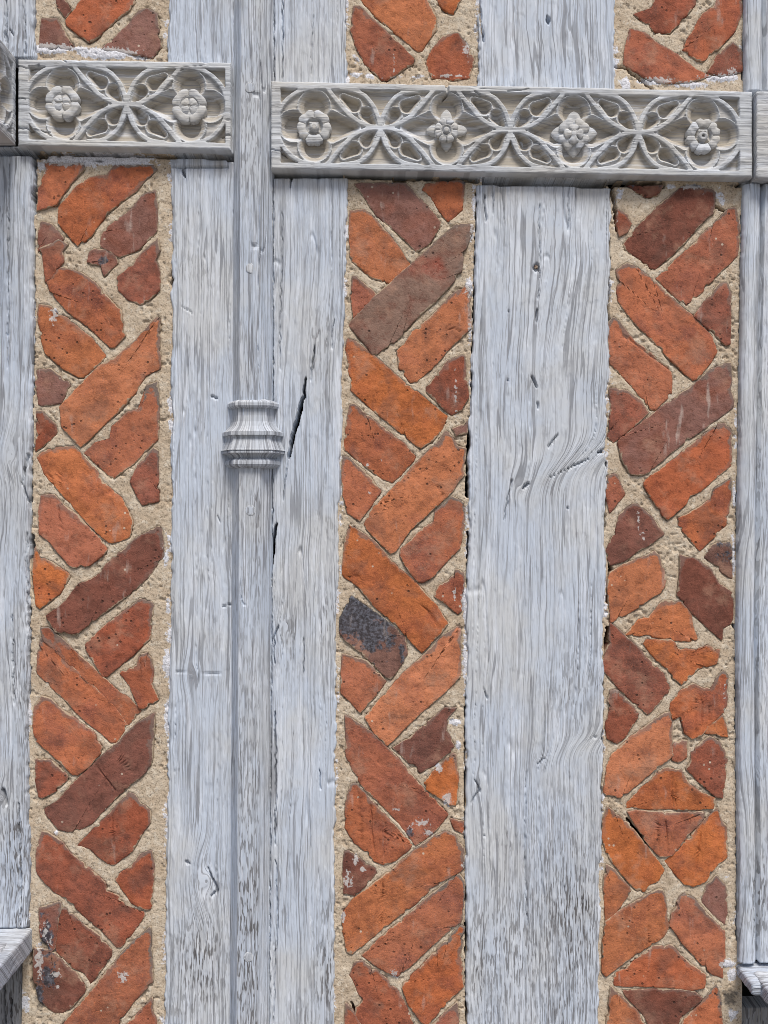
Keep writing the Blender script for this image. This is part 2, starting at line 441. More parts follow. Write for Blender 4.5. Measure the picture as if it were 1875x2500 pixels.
timber("right_face", post, M_wood,
       [(-60, 640, 846), (190, 640, 846), (420, 640, 848), (700, 640, 842), (1000, 640, 833), (1500, 640, 822), (2000, 640, 817), (2560, 640, 815)], 0, 5,
       cracks=[([(768, 845, .5), (765, 870, 1.5), (760, 915, 1), (757, 930, .5)], 12),
               ([(747, 925, .8), (739, 975, 3.4), (727, 1020, 4.2), (715, 1070, 4.2), (705, 1113, 3.4)], 34),
               ([(703, 1112, 1), (698, 1160, .7), (692, 1220, 1)], 8),
               ([(675, 1280, 1.6), (669, 1320, 4.0), (662, 1370, 4.6), (658, 1405, 3.4)], 30), ([(657, 1400, 2.2), (660, 1430, 1)], 16),
               ([(680, 1530, 2), (668, 1560, 1.2), (671, 1620, 1)], 10), ([(672, 1740, 1.2), (674, 1930, 1.6), (671, 2060, 1)], 9),
               ([(674, 2100, .9), (678, 2260, 1.1), (670, 2380, .7), (668, 2500, .9)], 7),
               ([(816, 780, .8), (809, 850, 1.6)], 7), ([(780, 1880, .5), (782, 1925, 1.6)], 7),
               ([(690, 190, 1), (690, -20, .8)], 9), ([(669, -60, 1.0), (666, 1000, 1.0), (657, 2560, 1.0)], 9), ([(760, 180, .6), (764, 40, .6)], 5), ([(640, 425, 7), (850, 428, 7)], 26),
               ([(711, 425, 3), (709, 455, 1.5)], 15), ([(690, 520, .6), (682, 900, .9)], 6), ([(742, 1560, .6), (741, 1650, .9)], 6)],
       wear=[(800, 2380, 30, 130, .8), (700, 1560, 30, 90, .45), (800, 1520, 24, 90, .5), (800, 2250, 22, 80, .5), (760, 2480, 60, 60, .3), (790, 850, 30, 120, .3)],
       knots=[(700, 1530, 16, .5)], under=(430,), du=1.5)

def loft_shaft(name, parent, mat, ys, efun, d_front, seed, amp=1.0):
    ys = np.asarray(ys, float)
    ctrl = np.array([(564, -12), (566, 2), (587, 34), (638, 34), (661, 2), (665, -12)] if amp >= 1 else [(564, -12), (566, 2), (585, 33), (650, 33), (664, 2), (667, -12)], float)
    cen = np.array([614.0, 0.0])
    seg = np.hypot(*np.diff(ctrl, axis=0).T); t = np.concatenate([[0], np.cumsum(seg)])
    tt = np.unique(np.concatenate([np.linspace(0, t[-1], 76), t]))
    cx = np.interp(tt, t, ctrl[:, 0]); cd = np.interp(tt, t, ctrl[:, 1])
    # outward growth per cross-section point
    gx = np.clip((cx - cen[0]) / 48.0, -1.1, 1.1); gd = np.clip(cd / 33.0, -.2, 1)
    drift = np.interp(ys, [-60, 1000, 2560], [3, 0, -8])
    e = efun(ys)
    X = cx[None] + gx[None] * e[:, None] + drift[:, None]
    Dp = cd[None] + gd[None] * e[:, None] * .9
    Y = np.repeat(ys[:, None], len(tt), 1)
    u = np.repeat(tt[None], len(ys), 0) + 5 * vn(Y / 260, tt[None] / 100 + 0 * Y, seed)
    n = amp * (.8 * vn(u / 4.6, Y / 120, seed + 1) + .6 * vn(u / 10, Y / 250, seed + 2) + .6 * vn(u / 30, Y / 300, seed + 3))
    r = np.abs(vn(u / 22, Y / 420, seed + 4)); m = sstep(.1, .5, vn(u / 50, Y / 260, seed + 5))
    n = n - 4 * amp * (1 - sstep(0, .05, r)) * m
    Dp = Dp + n * np.clip(gd, 0.1, 1)[None]
    X = X + n * .5 * gx[None]
    P = W(X, Y, Dp, 20)
    front = ((cx > 588) & (cx < 640))[None] * 1.0
    wear = np.clip(.04 + .30 * front * sstep(-.1, .6, vn(u / 60, Y / 330, seed + 9)) + .40 * front * sstep(1200, 2300, Y), 0, 1) * amp
    grain = np.stack([u.ravel() * (1.0 if amp >= 1 else 1.8) + seed * 77, Y.ravel(), np.full(u.size, seed * 2.3)], -1)
    return mk(name, P.reshape(-1, 3), grid_quads(len(ys), len(tt)), mat, parent,
              {"grain": grain, "wear": wear.ravel(), "beige_shade": np.full(u.size, .0 if amp >= 1 else .22)}, smooth=False)

loft_shaft("shaft", post, M_woodb, np.concatenate([np.arange(-60, 2562, 5.0)]), lambda y: 0 * y, 52, 7)
prof = np.array([(976, -4), (979, 3), (981, 9), (985, 12), (992, 12), (996, 9), (998, 1), (1015, 1), (1030, 3), (1041, 8), (1049, 15), (1054, 21), (1055, 24),
                 (1064, 24), (1065, 18), (1071, 16), (1078, 18), (1090, 23), (1097, 26), (1100, 28), (1101, 24), (1103, 24.5), (1104, 26), (1107, 26), (1108, 19), (1112, 11), (1119, 5),
                 (1121, 10), (1124, 15), (1128, 17), (1134, 17), (1139, 13), (1142, 5), (1144, -4)], float)
yy = np.unique(np.concatenate([np.arange(976, 1145, 1.5), prof[:, 0]]))
loft_shaft("shaft_ring", post, M_woodb, yy, lambda y: np.interp(y, prof[:, 0], prof[:, 1]) + 1.0, 52, 9, .12)

def disc(name, parent, mat, px, py, r, d, thick, seed, dome=.3):
    th = np.linspace(0, 2 * np.pi, 28, endpoint=False)
    rings = [(1.0, -thick), (1.0, -.25), (.93, 0), (.6, dome), (.25, dome * 1.1)]
    V = []
    for f, z in rings:
        rr = r * f * (1 + .05 * vn(np.cos(th) * 2 + 9, np.sin(th) * 2, seed))
        V.append(W(px + rr * np.cos(th), py + rr * np.sin(th), d + z * 1.0, d))
    V = np.concatenate(V + [W(np.array([px]), np.array([py]), np.array([d + dome]), d)])
    n = len(th); q = []
    for k in range(len(rings) - 1):
        for i in range(n):
            q.append([k * n + i, (k + 1) * n + i, (k + 1) * n + (i + 1) % n, k * n + (i + 1) % n])
    t = [[(len(rings) - 1) * n + i, len(V) - 1, (len(rings) - 1) * n + (i + 1) % n] for i in range(n)]
    g = V / S; g = np.stack([g[:, 0] + seed * 50, g[:, 2], g[:, 1]], -1)
    return mk(name, V, q, mat, parent, {"grain": g, "wear": np.full(len(V), .15), "beige_shade": np.full(len(V), .1)}, tris=t, center=True)

for i, (x, y, r) in enumerate([(611, 213, 13), (613, 655, 13), (611, 1246, 13), (607, 2337, 12)]):
    disc("peg", post, M_wood, x, y, r, 34.9, 8, 40 + i)

# the wide stud between the two right-hand brick panels
stud = thing("timber_stud", "broad flat limewashed oak stud between the middle and right brick panels, with a rusty nail", "stud", W(1310, 2560, 0))
timber("board", stud, M_wood,
       [(-60, 1169, 1500), (210, 1170, 1502), (445, 1167, 1492), (700, 1160, 1488), (1000, 1147, 1482), (1300, 1143, 1478), (1600, 1139, 1474), (2000, 1137, 1468), (2560, 1140, 1462)], 1, 12,
       cracks=[([(1160, 442, 8), (1500, 449, 8)], 24), ([(1482, 1098, 4), (1462, 1105, 2.2)], 14), ([(1440, 1118, .4), (1412, 1132, 1.6), (1380, 1148, .3), (1340, 1166, .4)], 9), ([(1296, 1178, .6), (1282, 1186, 3.2), (1273, 1194, .5)], 13),
               ([(1362, 1058, 1), (1340, 1090, 2)], 9), ([(1250, 1170, 1), (1240, 1220, 1.2), (1230, 1270, .6)], 9),
               ([(1478, 1795, .6), (1440, 1803, .6)], 5), ([(1330, 1850, 1.0), (1310, 1866, .5)], 6),
               ([(1316, 500, .8), (1318, 660, 1), (1312, 730, .6)], 7), ([(1313, 755, 2), (1309, 785, 2.6)], 10), ([(1300, 920, 2), (1310, 945, 2)], 9), ([(1313, 985, 2), (1314, 995, 2)], 9),
               ([(1389, 460, .8), (1388, 560, 1)], 6), ([(1204, 455, 1), (1203, 520, .8)], 7), ([(1184, 475, 1.6), (1186, 540, 2)], 8),
               ([(1170, 20, 2.5), (1180, 100, 2.5)], 14), ([(1183, 1685, .8), (1188, 1705, 1.5)], 7),
               ([(1160, 1905, 1), (1172, 1930, 2.5), (1150, 1960, 1)], 8), ([(1285, 1880, .6), (1280, 2100, .9), (1290, 2300, .6)], 5)],
       holes=[(1338, 48, 5, 9, 20), (1309, 655, 8, 12, 10), (1241, 760, 2.5, 2, 8), (1240, 927, 2.5, 2, 8), (1386, 1240, 2.5, 3, 8), (1182, 2040, 2.5, 3, 7)],
       wear=[(1390, 2250, 110, 260, .75), (1250, 2330, 110, 180, .6), (1400, 1700, 60, 110, .4), (1380, 2450, 120, 90, .6), (1170, 2350, 26, 170, .7), (1200, 2480, 60, 60, .5), (1455, 1640, 30, 60, .4)],
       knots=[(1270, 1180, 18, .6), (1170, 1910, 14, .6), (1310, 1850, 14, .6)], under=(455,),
       branches=[(1310, 1172, 1500, 1092, 36), (1345, 1846, 1500, 1788, 24)])
nail = disc("nail", stud, M_rust, 1309, 652, 4.5, 0, 6, 60)

# left post beside the projecting window, stops on the sill
lpost = thing("timber_post", "narrow weathered grey-white oak post at the far left edge, standing on the left sill", "post", W(40, 2264, 0))
timber("upper_length", lpost, M_woodb, [(-60, -60, 84), (140, -60, 83)], 6, 21, du=2.2, edge_r=8,
       cracks=[([(12, -10, 2), (14, 100, 3)], 14), ([(60, -10, .8), (62, 130, 1)], 7), ([(24, 70, 1), (34, 85, 1.5)], 7)], wear=[(40, 100, 40, 60, .4)])
timber("lower_length", lpost, M_woodb, [(358, -60, 78), (700, -60, 80), (1050, -60, 76), (1500, -60, 70), (1900, -60, 68), (2266, -60, 70)], 6, 23, du=2.2, edge_r=8,
       cracks=[([(-60, 372, 7), (90, 374, 7)], 22), ([(70, 1110, 3), (55, 1180, 1), (72, 1240, 2)], 9), ([(8, 1930, 4), (16, 1965, 3)], 12),
               ([(30, 1500, .8), (34, 1720, 1.2)], 8), ([(46, 1960, 1), (50, 2180, 1.4), (48, 2262, 1)], 9), ([(64, 1300, 1), (66, 1480, 1)], 8), ([(22, 400, .8), (18, 900, 1)], 7)],
       wear=[(40, 2100, 50, 160, .75), (60, 1650, 18, 260, .5), (60, 1120, 30, 60, .4), (50, 2250, 40, 30, .9)],
       knots=[(30, 1110, 22, .8), (5, 1950, 16, .8)])

# right-hand window frame with its rounded bead
rframe = thing("window_frame", "pale moulded vertical window frame with a rounded bead at the far right edge", "window frame", W(1850, 2350, 0))
def bead(s):
    x = s * 150.0
    c = np.where(x < 42, 16 * np.sqrt(np.clip(1 - ((x - 21) / 21.5) ** 2, 0, 1)) - 8, 0)
    c = np.where((x >= 42) & (x < 50), -14, c)
    return np.where(x >= 50, 4 + 0 * x, c)
timber("upper_jamb", rframe, M_wood, [(-60, 1818, 1968), (224, 1820, 1970)], 8, 31, profile=bead, amp=.55, edge_r=2, edge_j=1)
timber("lower_jamb", rframe, M_wood, [(434, 1816, 1966), (900, 1808, 1958), (1500, 1800, 1950), (2000, 1803, 1953), (2352, 1804, 1954)], 8, 33, profile=bead, amp=.55, edge_r=2, edge_j=1,
       wear=[(1860, 1500, 20, 900, .3), (1860, 2200, 40, 160, .6)], cracks=[([(1790, 440, 6), (1980, 446, 6)], 18), ([(1840, 2150, .8), (1842, 2290, 1)], 6)])

# ------------------------------------------------------------------ carved rails
def rcone(x, y, ax, ay, ra, bx, by, rb=.5):
    """2-D distance to a drop: circle at a, tapering to b"""
    dx, dy = bx - ax, by - ay
    L2 = dx * dx + dy * dy
    t = np.clip(((x - ax) * dx + (y - ay) * dy) / L2, 0, 1)
    return np.hypot(x - ax - t * dx, y - ay - t * dy) - (ra + (rb - ra) * t)

def smooth_curve(pts, n=40):
    p = np.array(pts, float)
    t = np.concatenate([[0], np.cumsum(np.hypot(*np.diff(p, axis=0).T))]); t /= t[-1]
    tt = np.linspace(0, 1, n)
    c = np.stack([np.interp(tt, t, p[:, 0]), np.interp(tt, t, p[:, 1])], -1)
    for _ in range(6):
        c[1:-1] = .25 * c[:-2] + .5 * c[1:-1] + .25 * c[2:]
    return c

INNER = smooth_curve([(0, 0), (30, 3), (55, 14), (76, 29), (104, 60), (128, 90)])
OUTER = smooth_curve([(0, 0), (4, 20), (10, 38), (19, 55), (38, 77), (60, 88), (95, 92)])

def carve(x, y, flowers, crosses, x0, x1, hh=90.0):
    h = np.zeros_like(x)
    fx = np.array(flowers)
    idx = np.abs(x[..., None] - fx).argmin(-1)
    f = fx[idx]
    xs = x - f
    ay = np.abs(y)
    q = np.full(x.shape, 1e6)          # distance to the nearest crossing on this side
    isend = np.ones(x.shape, bool)
    for c in crosses:
        dq = np.abs(x - c)
        same = np.sign(c - f) == np.sign(xs)
        near = same & (np.abs(c - f) < 200)
        q = np.where(near, np.minimum(q, dq), q)
        isend = isend & ~near
    q = np.minimum(q, 400)
    axs = np.abs(xs)
    # foils
    dv_ = np.minimum(np.hypot(xs, y - 48), np.hypot(xs, y + 48)) - 24.5
    dc = rcone(axs, y, 47, 0, 25, 96, 0)
    de = np.hypot(axs - 49, y) - 24
    dl = np.minimum(dv_, np.where(isend, de, dc))
    def foil(d, wd, top, rim):
        out = np.where(d < 0, -26.5 + 1.5 * sstep(-8, 0, d), 0)
        cav = -19 + (19 + top) * np.clip(d / wd, 0, 1) ** .85
        out = np.where((d >= 0) & (d < wd), cav, out)
        out = np.where((d >= wd) & (d < wd + 2.6), top + 2.2, out)
        return np.where(d >= wd + 2.6, rim, out)
    lo = foil(dl, 15, -5.0, -8.0)
    # lens with two drops
    dd = np.minimum(rcone(q, ay, 35, 33, 9.5, 19, 11), rcone(q, ay, 64, 53, 10, 90, 71))
    le = foil(dd, 8, -6.0, -9.0)
    yin = np.interp(q, INNER[:, 0], INNER[:, 1]); yin = np.where(q > 128, 999, yin)
    yout = np.interp(q, OUTER[:, 0], OUTER[:, 1]); yout = np.where(q > 95, 999, yout)
    h = np.where(ay < yin, lo, np.where(ay < yout, le, -15 + 4 * sstep(60, 95, ay)))
    band = np.minimum(seg_dist(q, ay, INNER), seg_dist(q, ay, OUTER))
    # end cells: ring round the flower
    rr = np.hypot(xs, y)
    h = np.where(isend, np.where(rr < 92, lo, -15), h)
    band = np.where(isend, np.abs(rr - 92), band)
    bt = 1 - sstep(5.0, 6.4, band)
    h = h * (1 - bt) + bt * (-.8)
    fieldm = sstep(hh, hh - 1.6, ay) * sstep(x0, x0 + 1.6, x) * sstep(x1, x1 - 1.6, x)
    return h * fieldm

def rail(name, parent, TL, TR, BR, BL, flowers, crosses, x0, x1, d0, seed, cracks=(), thick=75, step=1.55):
    TL, TR, BR, BL = [np.array(p, float) for p in (TL, TR, BR, BL)]
    length = .5 * (np.linalg.norm(TR - TL) + np.linalg.norm(BR - BL)); H = .5 * (np.linalg.norm(BL - TL) + np.linalg.norm(BR - TR))
    nx = int(length / step); ny = int(H / step)
    s = np.linspace(0, 1, nx)[None]; t = np.linspace(0, 1, ny)[:, None]
    X = (1 - t) * ((1 - s) * TL[0] + s * TR[0]) + t * ((1 - s) * BL[0] + s * BR[0])
    Y = (1 - t) * ((1 - s) * TL[1] + s * TR[1]) + t * ((1 - s) * BL[1] + s * BR[1])
    lx = s * length + 0 * t; ly = (.5 - t) * H + 0 * s
    wob = .7
    wx = lx + wob * vn(lx / 25, ly / 25, seed + 1); wy = ly + wob * vn(lx / 25, ly / 25, seed + 2)
    h = carve(wx, wy, flowers, crosses, x0, x1)
    for _ in range(1):
        hp = np.pad(h, 1, 'edge')
        h = (hp[1:-1, 1:-1] * 8 + hp[:-2, 1:-1] + hp[2:, 1:-1] + hp[1:-1, :-2] + hp[1:-1, 2:]) / 12
    shade_tint = sstep(-3, -12, h)  # deep carving: old beige paint plus shade put into the colour
    endm = np.clip(1 - np.minimum(lx, length - lx) / 20, 0, 1)
    g = (.35 * vn(ly / 3.6, lx / 120, seed + 3) + .35 * vn(ly / 8, lx / 220, seed + 4) + .25 * vn(lx / 9, ly / 9, seed + 8))
    rk = np.abs(vn(ly / 17, lx / 300, seed + 5)); m = sstep(.05, .4, vn(ly / 40, lx / 120, seed + 6))
    g = g - 3 * (1 - sstep(0, .045, rk)) * m
    h = h + g * (1 - .45 * shade_tint) + 1.5 * vn(lx / 130, ly / 60, seed + 7)
    for pts, dep in cracks:
        dd = seg_dist(X + 1.5 * vn(X / 9, Y / 9, seed + 9), Y + 1.5 * vn(X / 9, Y / 9, seed + 10), pts)
        h = h - dep * (1 - sstep(-.8, 1.5, dd))
    ed = np.minimum(np.minimum(lx, length - lx), np.minimum(ly + H / 2, H / 2 - ly))
    h = h - 4 * (1 - np.clip(ed / 4, 0, 1)) ** 2 - 2.2 * (1 - sstep(0, 5, ed)) * np.clip(vn(lx / 16, ly / 16, seed + 12), 0, 1)
    Xp, Yp = np.pad(X, 1, 'edge'), np.pad(Y, 1, 'edge')
    Hp = np.pad(d0 + h, 1, 'edge')
    Hp[0] = Hp[-1] = d0 - thick; Hp[:, 0] = Hp[:, -1] = d0 - thick
    pad = lambda a: np.pad(a, 1, 'edge').ravel()
    gr = np.stack([pad(ly) + seed * 211, pad(lx), np.full(Xp.size, seed * 1.9)], -1)
    P = W(Xp, Yp, Hp, d0)
    rw = .22 * (1 - shade_tint) * sstep(.0, .5, vn(lx / 140, ly / 30, seed + 13))
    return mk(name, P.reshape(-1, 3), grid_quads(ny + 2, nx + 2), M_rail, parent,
              {"grain": gr, "wear": pad(rw), "beige_shade": pad(shade_tint)})

def petal(name, parent, cx, cy, ang, w, r0, R, d, H, seed, shape='round', tilt=0.0):
    na, nb = 15, 10
    a = np.linspace(-1, 1, na)[None]; b = np.linspace(0, 1, nb)[:, None]
    if shape == 'round':
        Ro = r0 + (R - r0) * (1 - .22 * np.abs(a) ** 4)
        th = ang + w * a * np.ones_like(b)
    elif shape == 'heart':
        Ro = r0 + (R - r0) * (1 - .20 * np.abs(a) ** 6 - .12 * np.exp(-(a / .22) ** 2))
        th = ang + w * a * np.ones_like(b)
    else:   # pointed
        Ro = r0 + (R - r0) * (1 - .62 * np.abs(a) ** 1.15)
        th = ang + w * a * np.ones_like(b)
    r = r0 + (Ro - r0) * b
    prof_ = (np.sin(np.pi * np.clip(b * .86 + .10, 0, 1)) ** .5) * (1 - .55 * np.abs(a) ** 4)
    if shape == 'heart': prof_ = prof_ * (1 - .35 * np.exp(-(a / .2) ** 2) * b)
    z = .75 * H * prof_ + tilt * b
    r = r * (1 + .03 * vn(a * 3 + seed, b * 3, seed)); z = z + .7 * vn(a * 2.5 + seed, b * 3, seed + 4)
    X = cx + r * np.cos(th); Y = cy - r * np.sin(th)
    Xp, Yp, Zp = np.pad(X, 1, 'edge'), np.pad(Y, 1, 'edge'), np.pad(d + z, 1, 'edge')
    Zp[0] = Zp[-1] = d - 16; Zp[:, 0] = Zp[:, -1] = d - 16
    V = W(Xp, Yp, Zp, d).reshape(-1, 3)
    g = np.stack([Yp.ravel() + seed * 31, Xp.ravel(), np.full(Xp.size, seed * 1.1)], -1)
    return mk(name, V, grid_quads(nb + 2, na + 2, flip=True), M_rail, parent,
              {"grain": g, "wear": np.full(Xp.size, .03), "beige_shade": np.full(Xp.size, .28)}, center=True)

def button(name, parent, cx, cy, r, d, prof_, seed):
    """turned centre: prof rows (radius fraction, height)"""
    th = np.linspace(0, 2 * np.pi, 30, endpoint=False)
    V = [W(cx + r * f * np.cos(th), cy - r * f * np.sin(th), d + z, d) for f, z in prof_]
    V = np.concatenate(V + [W(np.array([cx]), np.array([cy]), np.array([d + prof_[-1][1]]), d)])
    n = 30; q = []
    for k in range(len(prof_) - 1):
        for i in range(n):
            q.append([k * n + i, k * n + (i + 1) % n, (k + 1) * n + (i + 1) % n, (k + 1) * n + i])
    t = [[(len(prof_) - 1) * n + i, (len(prof_) - 1) * n + (i + 1) % n, len(V) - 1] for i in range(n)]
    g = np.stack([V[:, 2] / S + seed * 31, V[:, 0] / S, V[:, 1] / S], -1)
    return mk(name, V, q, M_rail, parent, {"grain": g, "wear": np.full(len(V), .03), "beige_shade": np.full(len(V), .3)}, tris=t, center=True)

def rosette(parent, cx, cy, d, style, seed):
    P2 = math.pi
    if style == 'cross':          # four fat lobes, a four-part boss
        o = button("rosette", parent, cx, cy, 25, d, [(1.25, -24), (1.2, -6), (1.0, -2), (.95, -4), (.3, -3)], seed)
        for i in range(4):
            petal("petal", o, cx, cy, P2 / 4 + i * P2 / 2 + .03, .765, 23, 43, d - 5, 7, seed + i, 'heart')
            petal("inner_petal", o, cx, cy, P2 / 4 + i * P2 / 2 + .03, .74, 3, 24, d - 4, 6.5, seed + 10 + i, 'round', -3)
    elif style == 'rose5':        # bowl, button and five lobes
        o = button("rosette", parent, cx, cy, 24, d, [(1.3, -24), (1.25, -8), (.98, -3), (.86, -9), (.62, -12), (.5, -10), (.46, -2), (.36, 3), (.15, 4)], seed)
        for i in range(5):
            petal("petal", o, cx, cy, P2 / 2 + P2 / 5 + i * 2 * P2 / 5, .615, 21, 42, d - 6, 7, seed + i, 'heart')
    elif style == 'small8':
        o = button("rosette", parent, cx, cy, 13, d, [(1.6, -24), (1.4, -4), (1.0, 2), (.8, -4), (.62, -4), (.55, 4), (.3, 6)], seed)
        for i in range(4):
            petal("leaf", o, cx, cy, i * P2 / 2, .55, 16, 51, d - 15, 6, seed + 20 + i, 'pointed', -3)
        for i in range(8):
            petal("petal", o, cx, cy, P2 / 8 + i * P2 / 4, .385, 11, 29, d - 4, 7, seed + i, 'round', 1)
    elif style == 'star':
        o = button("rosette", parent, cx, cy, 10, d, [(1.6, -24), (1.4, -4), (1.0, 0), (.5, 3)], seed)
        for i in range(4):
            petal("leaf", o, cx, cy, i * P2 / 2, .62, 20, 56, d - 15, 7, seed + 20 + i, 'pointed', -3)
        for i in range(4):
            petal("petal", o, cx, cy, P2 / 4 + i * P2 / 2, .66, 15, 40, d - 9, 8, seed + i, 'heart', 0)
        for i in range(4):
            petal("inner_petal", o, cx, cy, i * P2 / 2, .68, 4, 24, d - 1, 6, seed + 40 + i, 'round', -2)
    else:                         # curled six-lobed ring with bored centre
        o = button("rosette", parent, cx, cy, 24, d, [(1.3, -24), (1.25, -8), (.98, -3), (.85, -10), (.62, -13), (.52, -10), (.48, -1), (.36, 2), (.16, 2), (.13, -8)], seed)
        for i in range(6):
            petal("petal", o, cx, cy, P2 / 2 + i * P2 / 3, .515, 21, 42, d - 6, 8, seed + i, 'heart', 1)
    return o

D_R = 31.0
lrail = thing("carved_rail", "short carved oak rail with two rosettes in quatrefoils, left of the shaft", "carved rail", W(300, 362, D_R))
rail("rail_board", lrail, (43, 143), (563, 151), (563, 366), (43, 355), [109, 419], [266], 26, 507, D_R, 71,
     cracks=[([(44, 160, 1), (70, 166, 1), (95, 158, .5)], 7), ([(44, 312, .8), (75, 315, 1.4), (120, 320, .6)], 8), ([(44, 240, .8), (62, 240, .5)], 5),
             ([(150, 143, .5), (160, 152, 1)], 6), ([(540, 330, 2), (560, 330, 1)], 6)])
rosette(lrail, 152, 251, D_R - 1, 'cross', 300)
rosette(lrail, 462, 259, D_R - 1, 'cross', 340)
rrail = thing("carved_rail", "long carved oak rail with four different rosettes, right of the shaft", "carved rail", W(1250, 430, D_R))
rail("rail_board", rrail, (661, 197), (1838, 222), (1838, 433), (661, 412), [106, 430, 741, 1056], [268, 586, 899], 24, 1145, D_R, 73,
     cracks=[([(1092, 206, 3.5), (1093, 226, 2.5), (1080, 240, .6)], 14), ([(662, 365, .8), (684, 368, 1.2), (700, 380, .5)], 7), ([(1160, 224, 1), (1172, 230, .6)], 7),
             ([(1390, 245, .6), (1420, 252, .6)], 4), ([(1240, 222, .6), (1290, 218, .6)], 5)])
for (x, y), st, sdn in zip([(767, 310), (1090, 318), (1401, 326), (1717, 332)], ['rose5', 'small8', 'star', 'curl'], [400, 440, 500, 560]):
    rosette(rrail, x, y, D_R - 1, st, sdn)

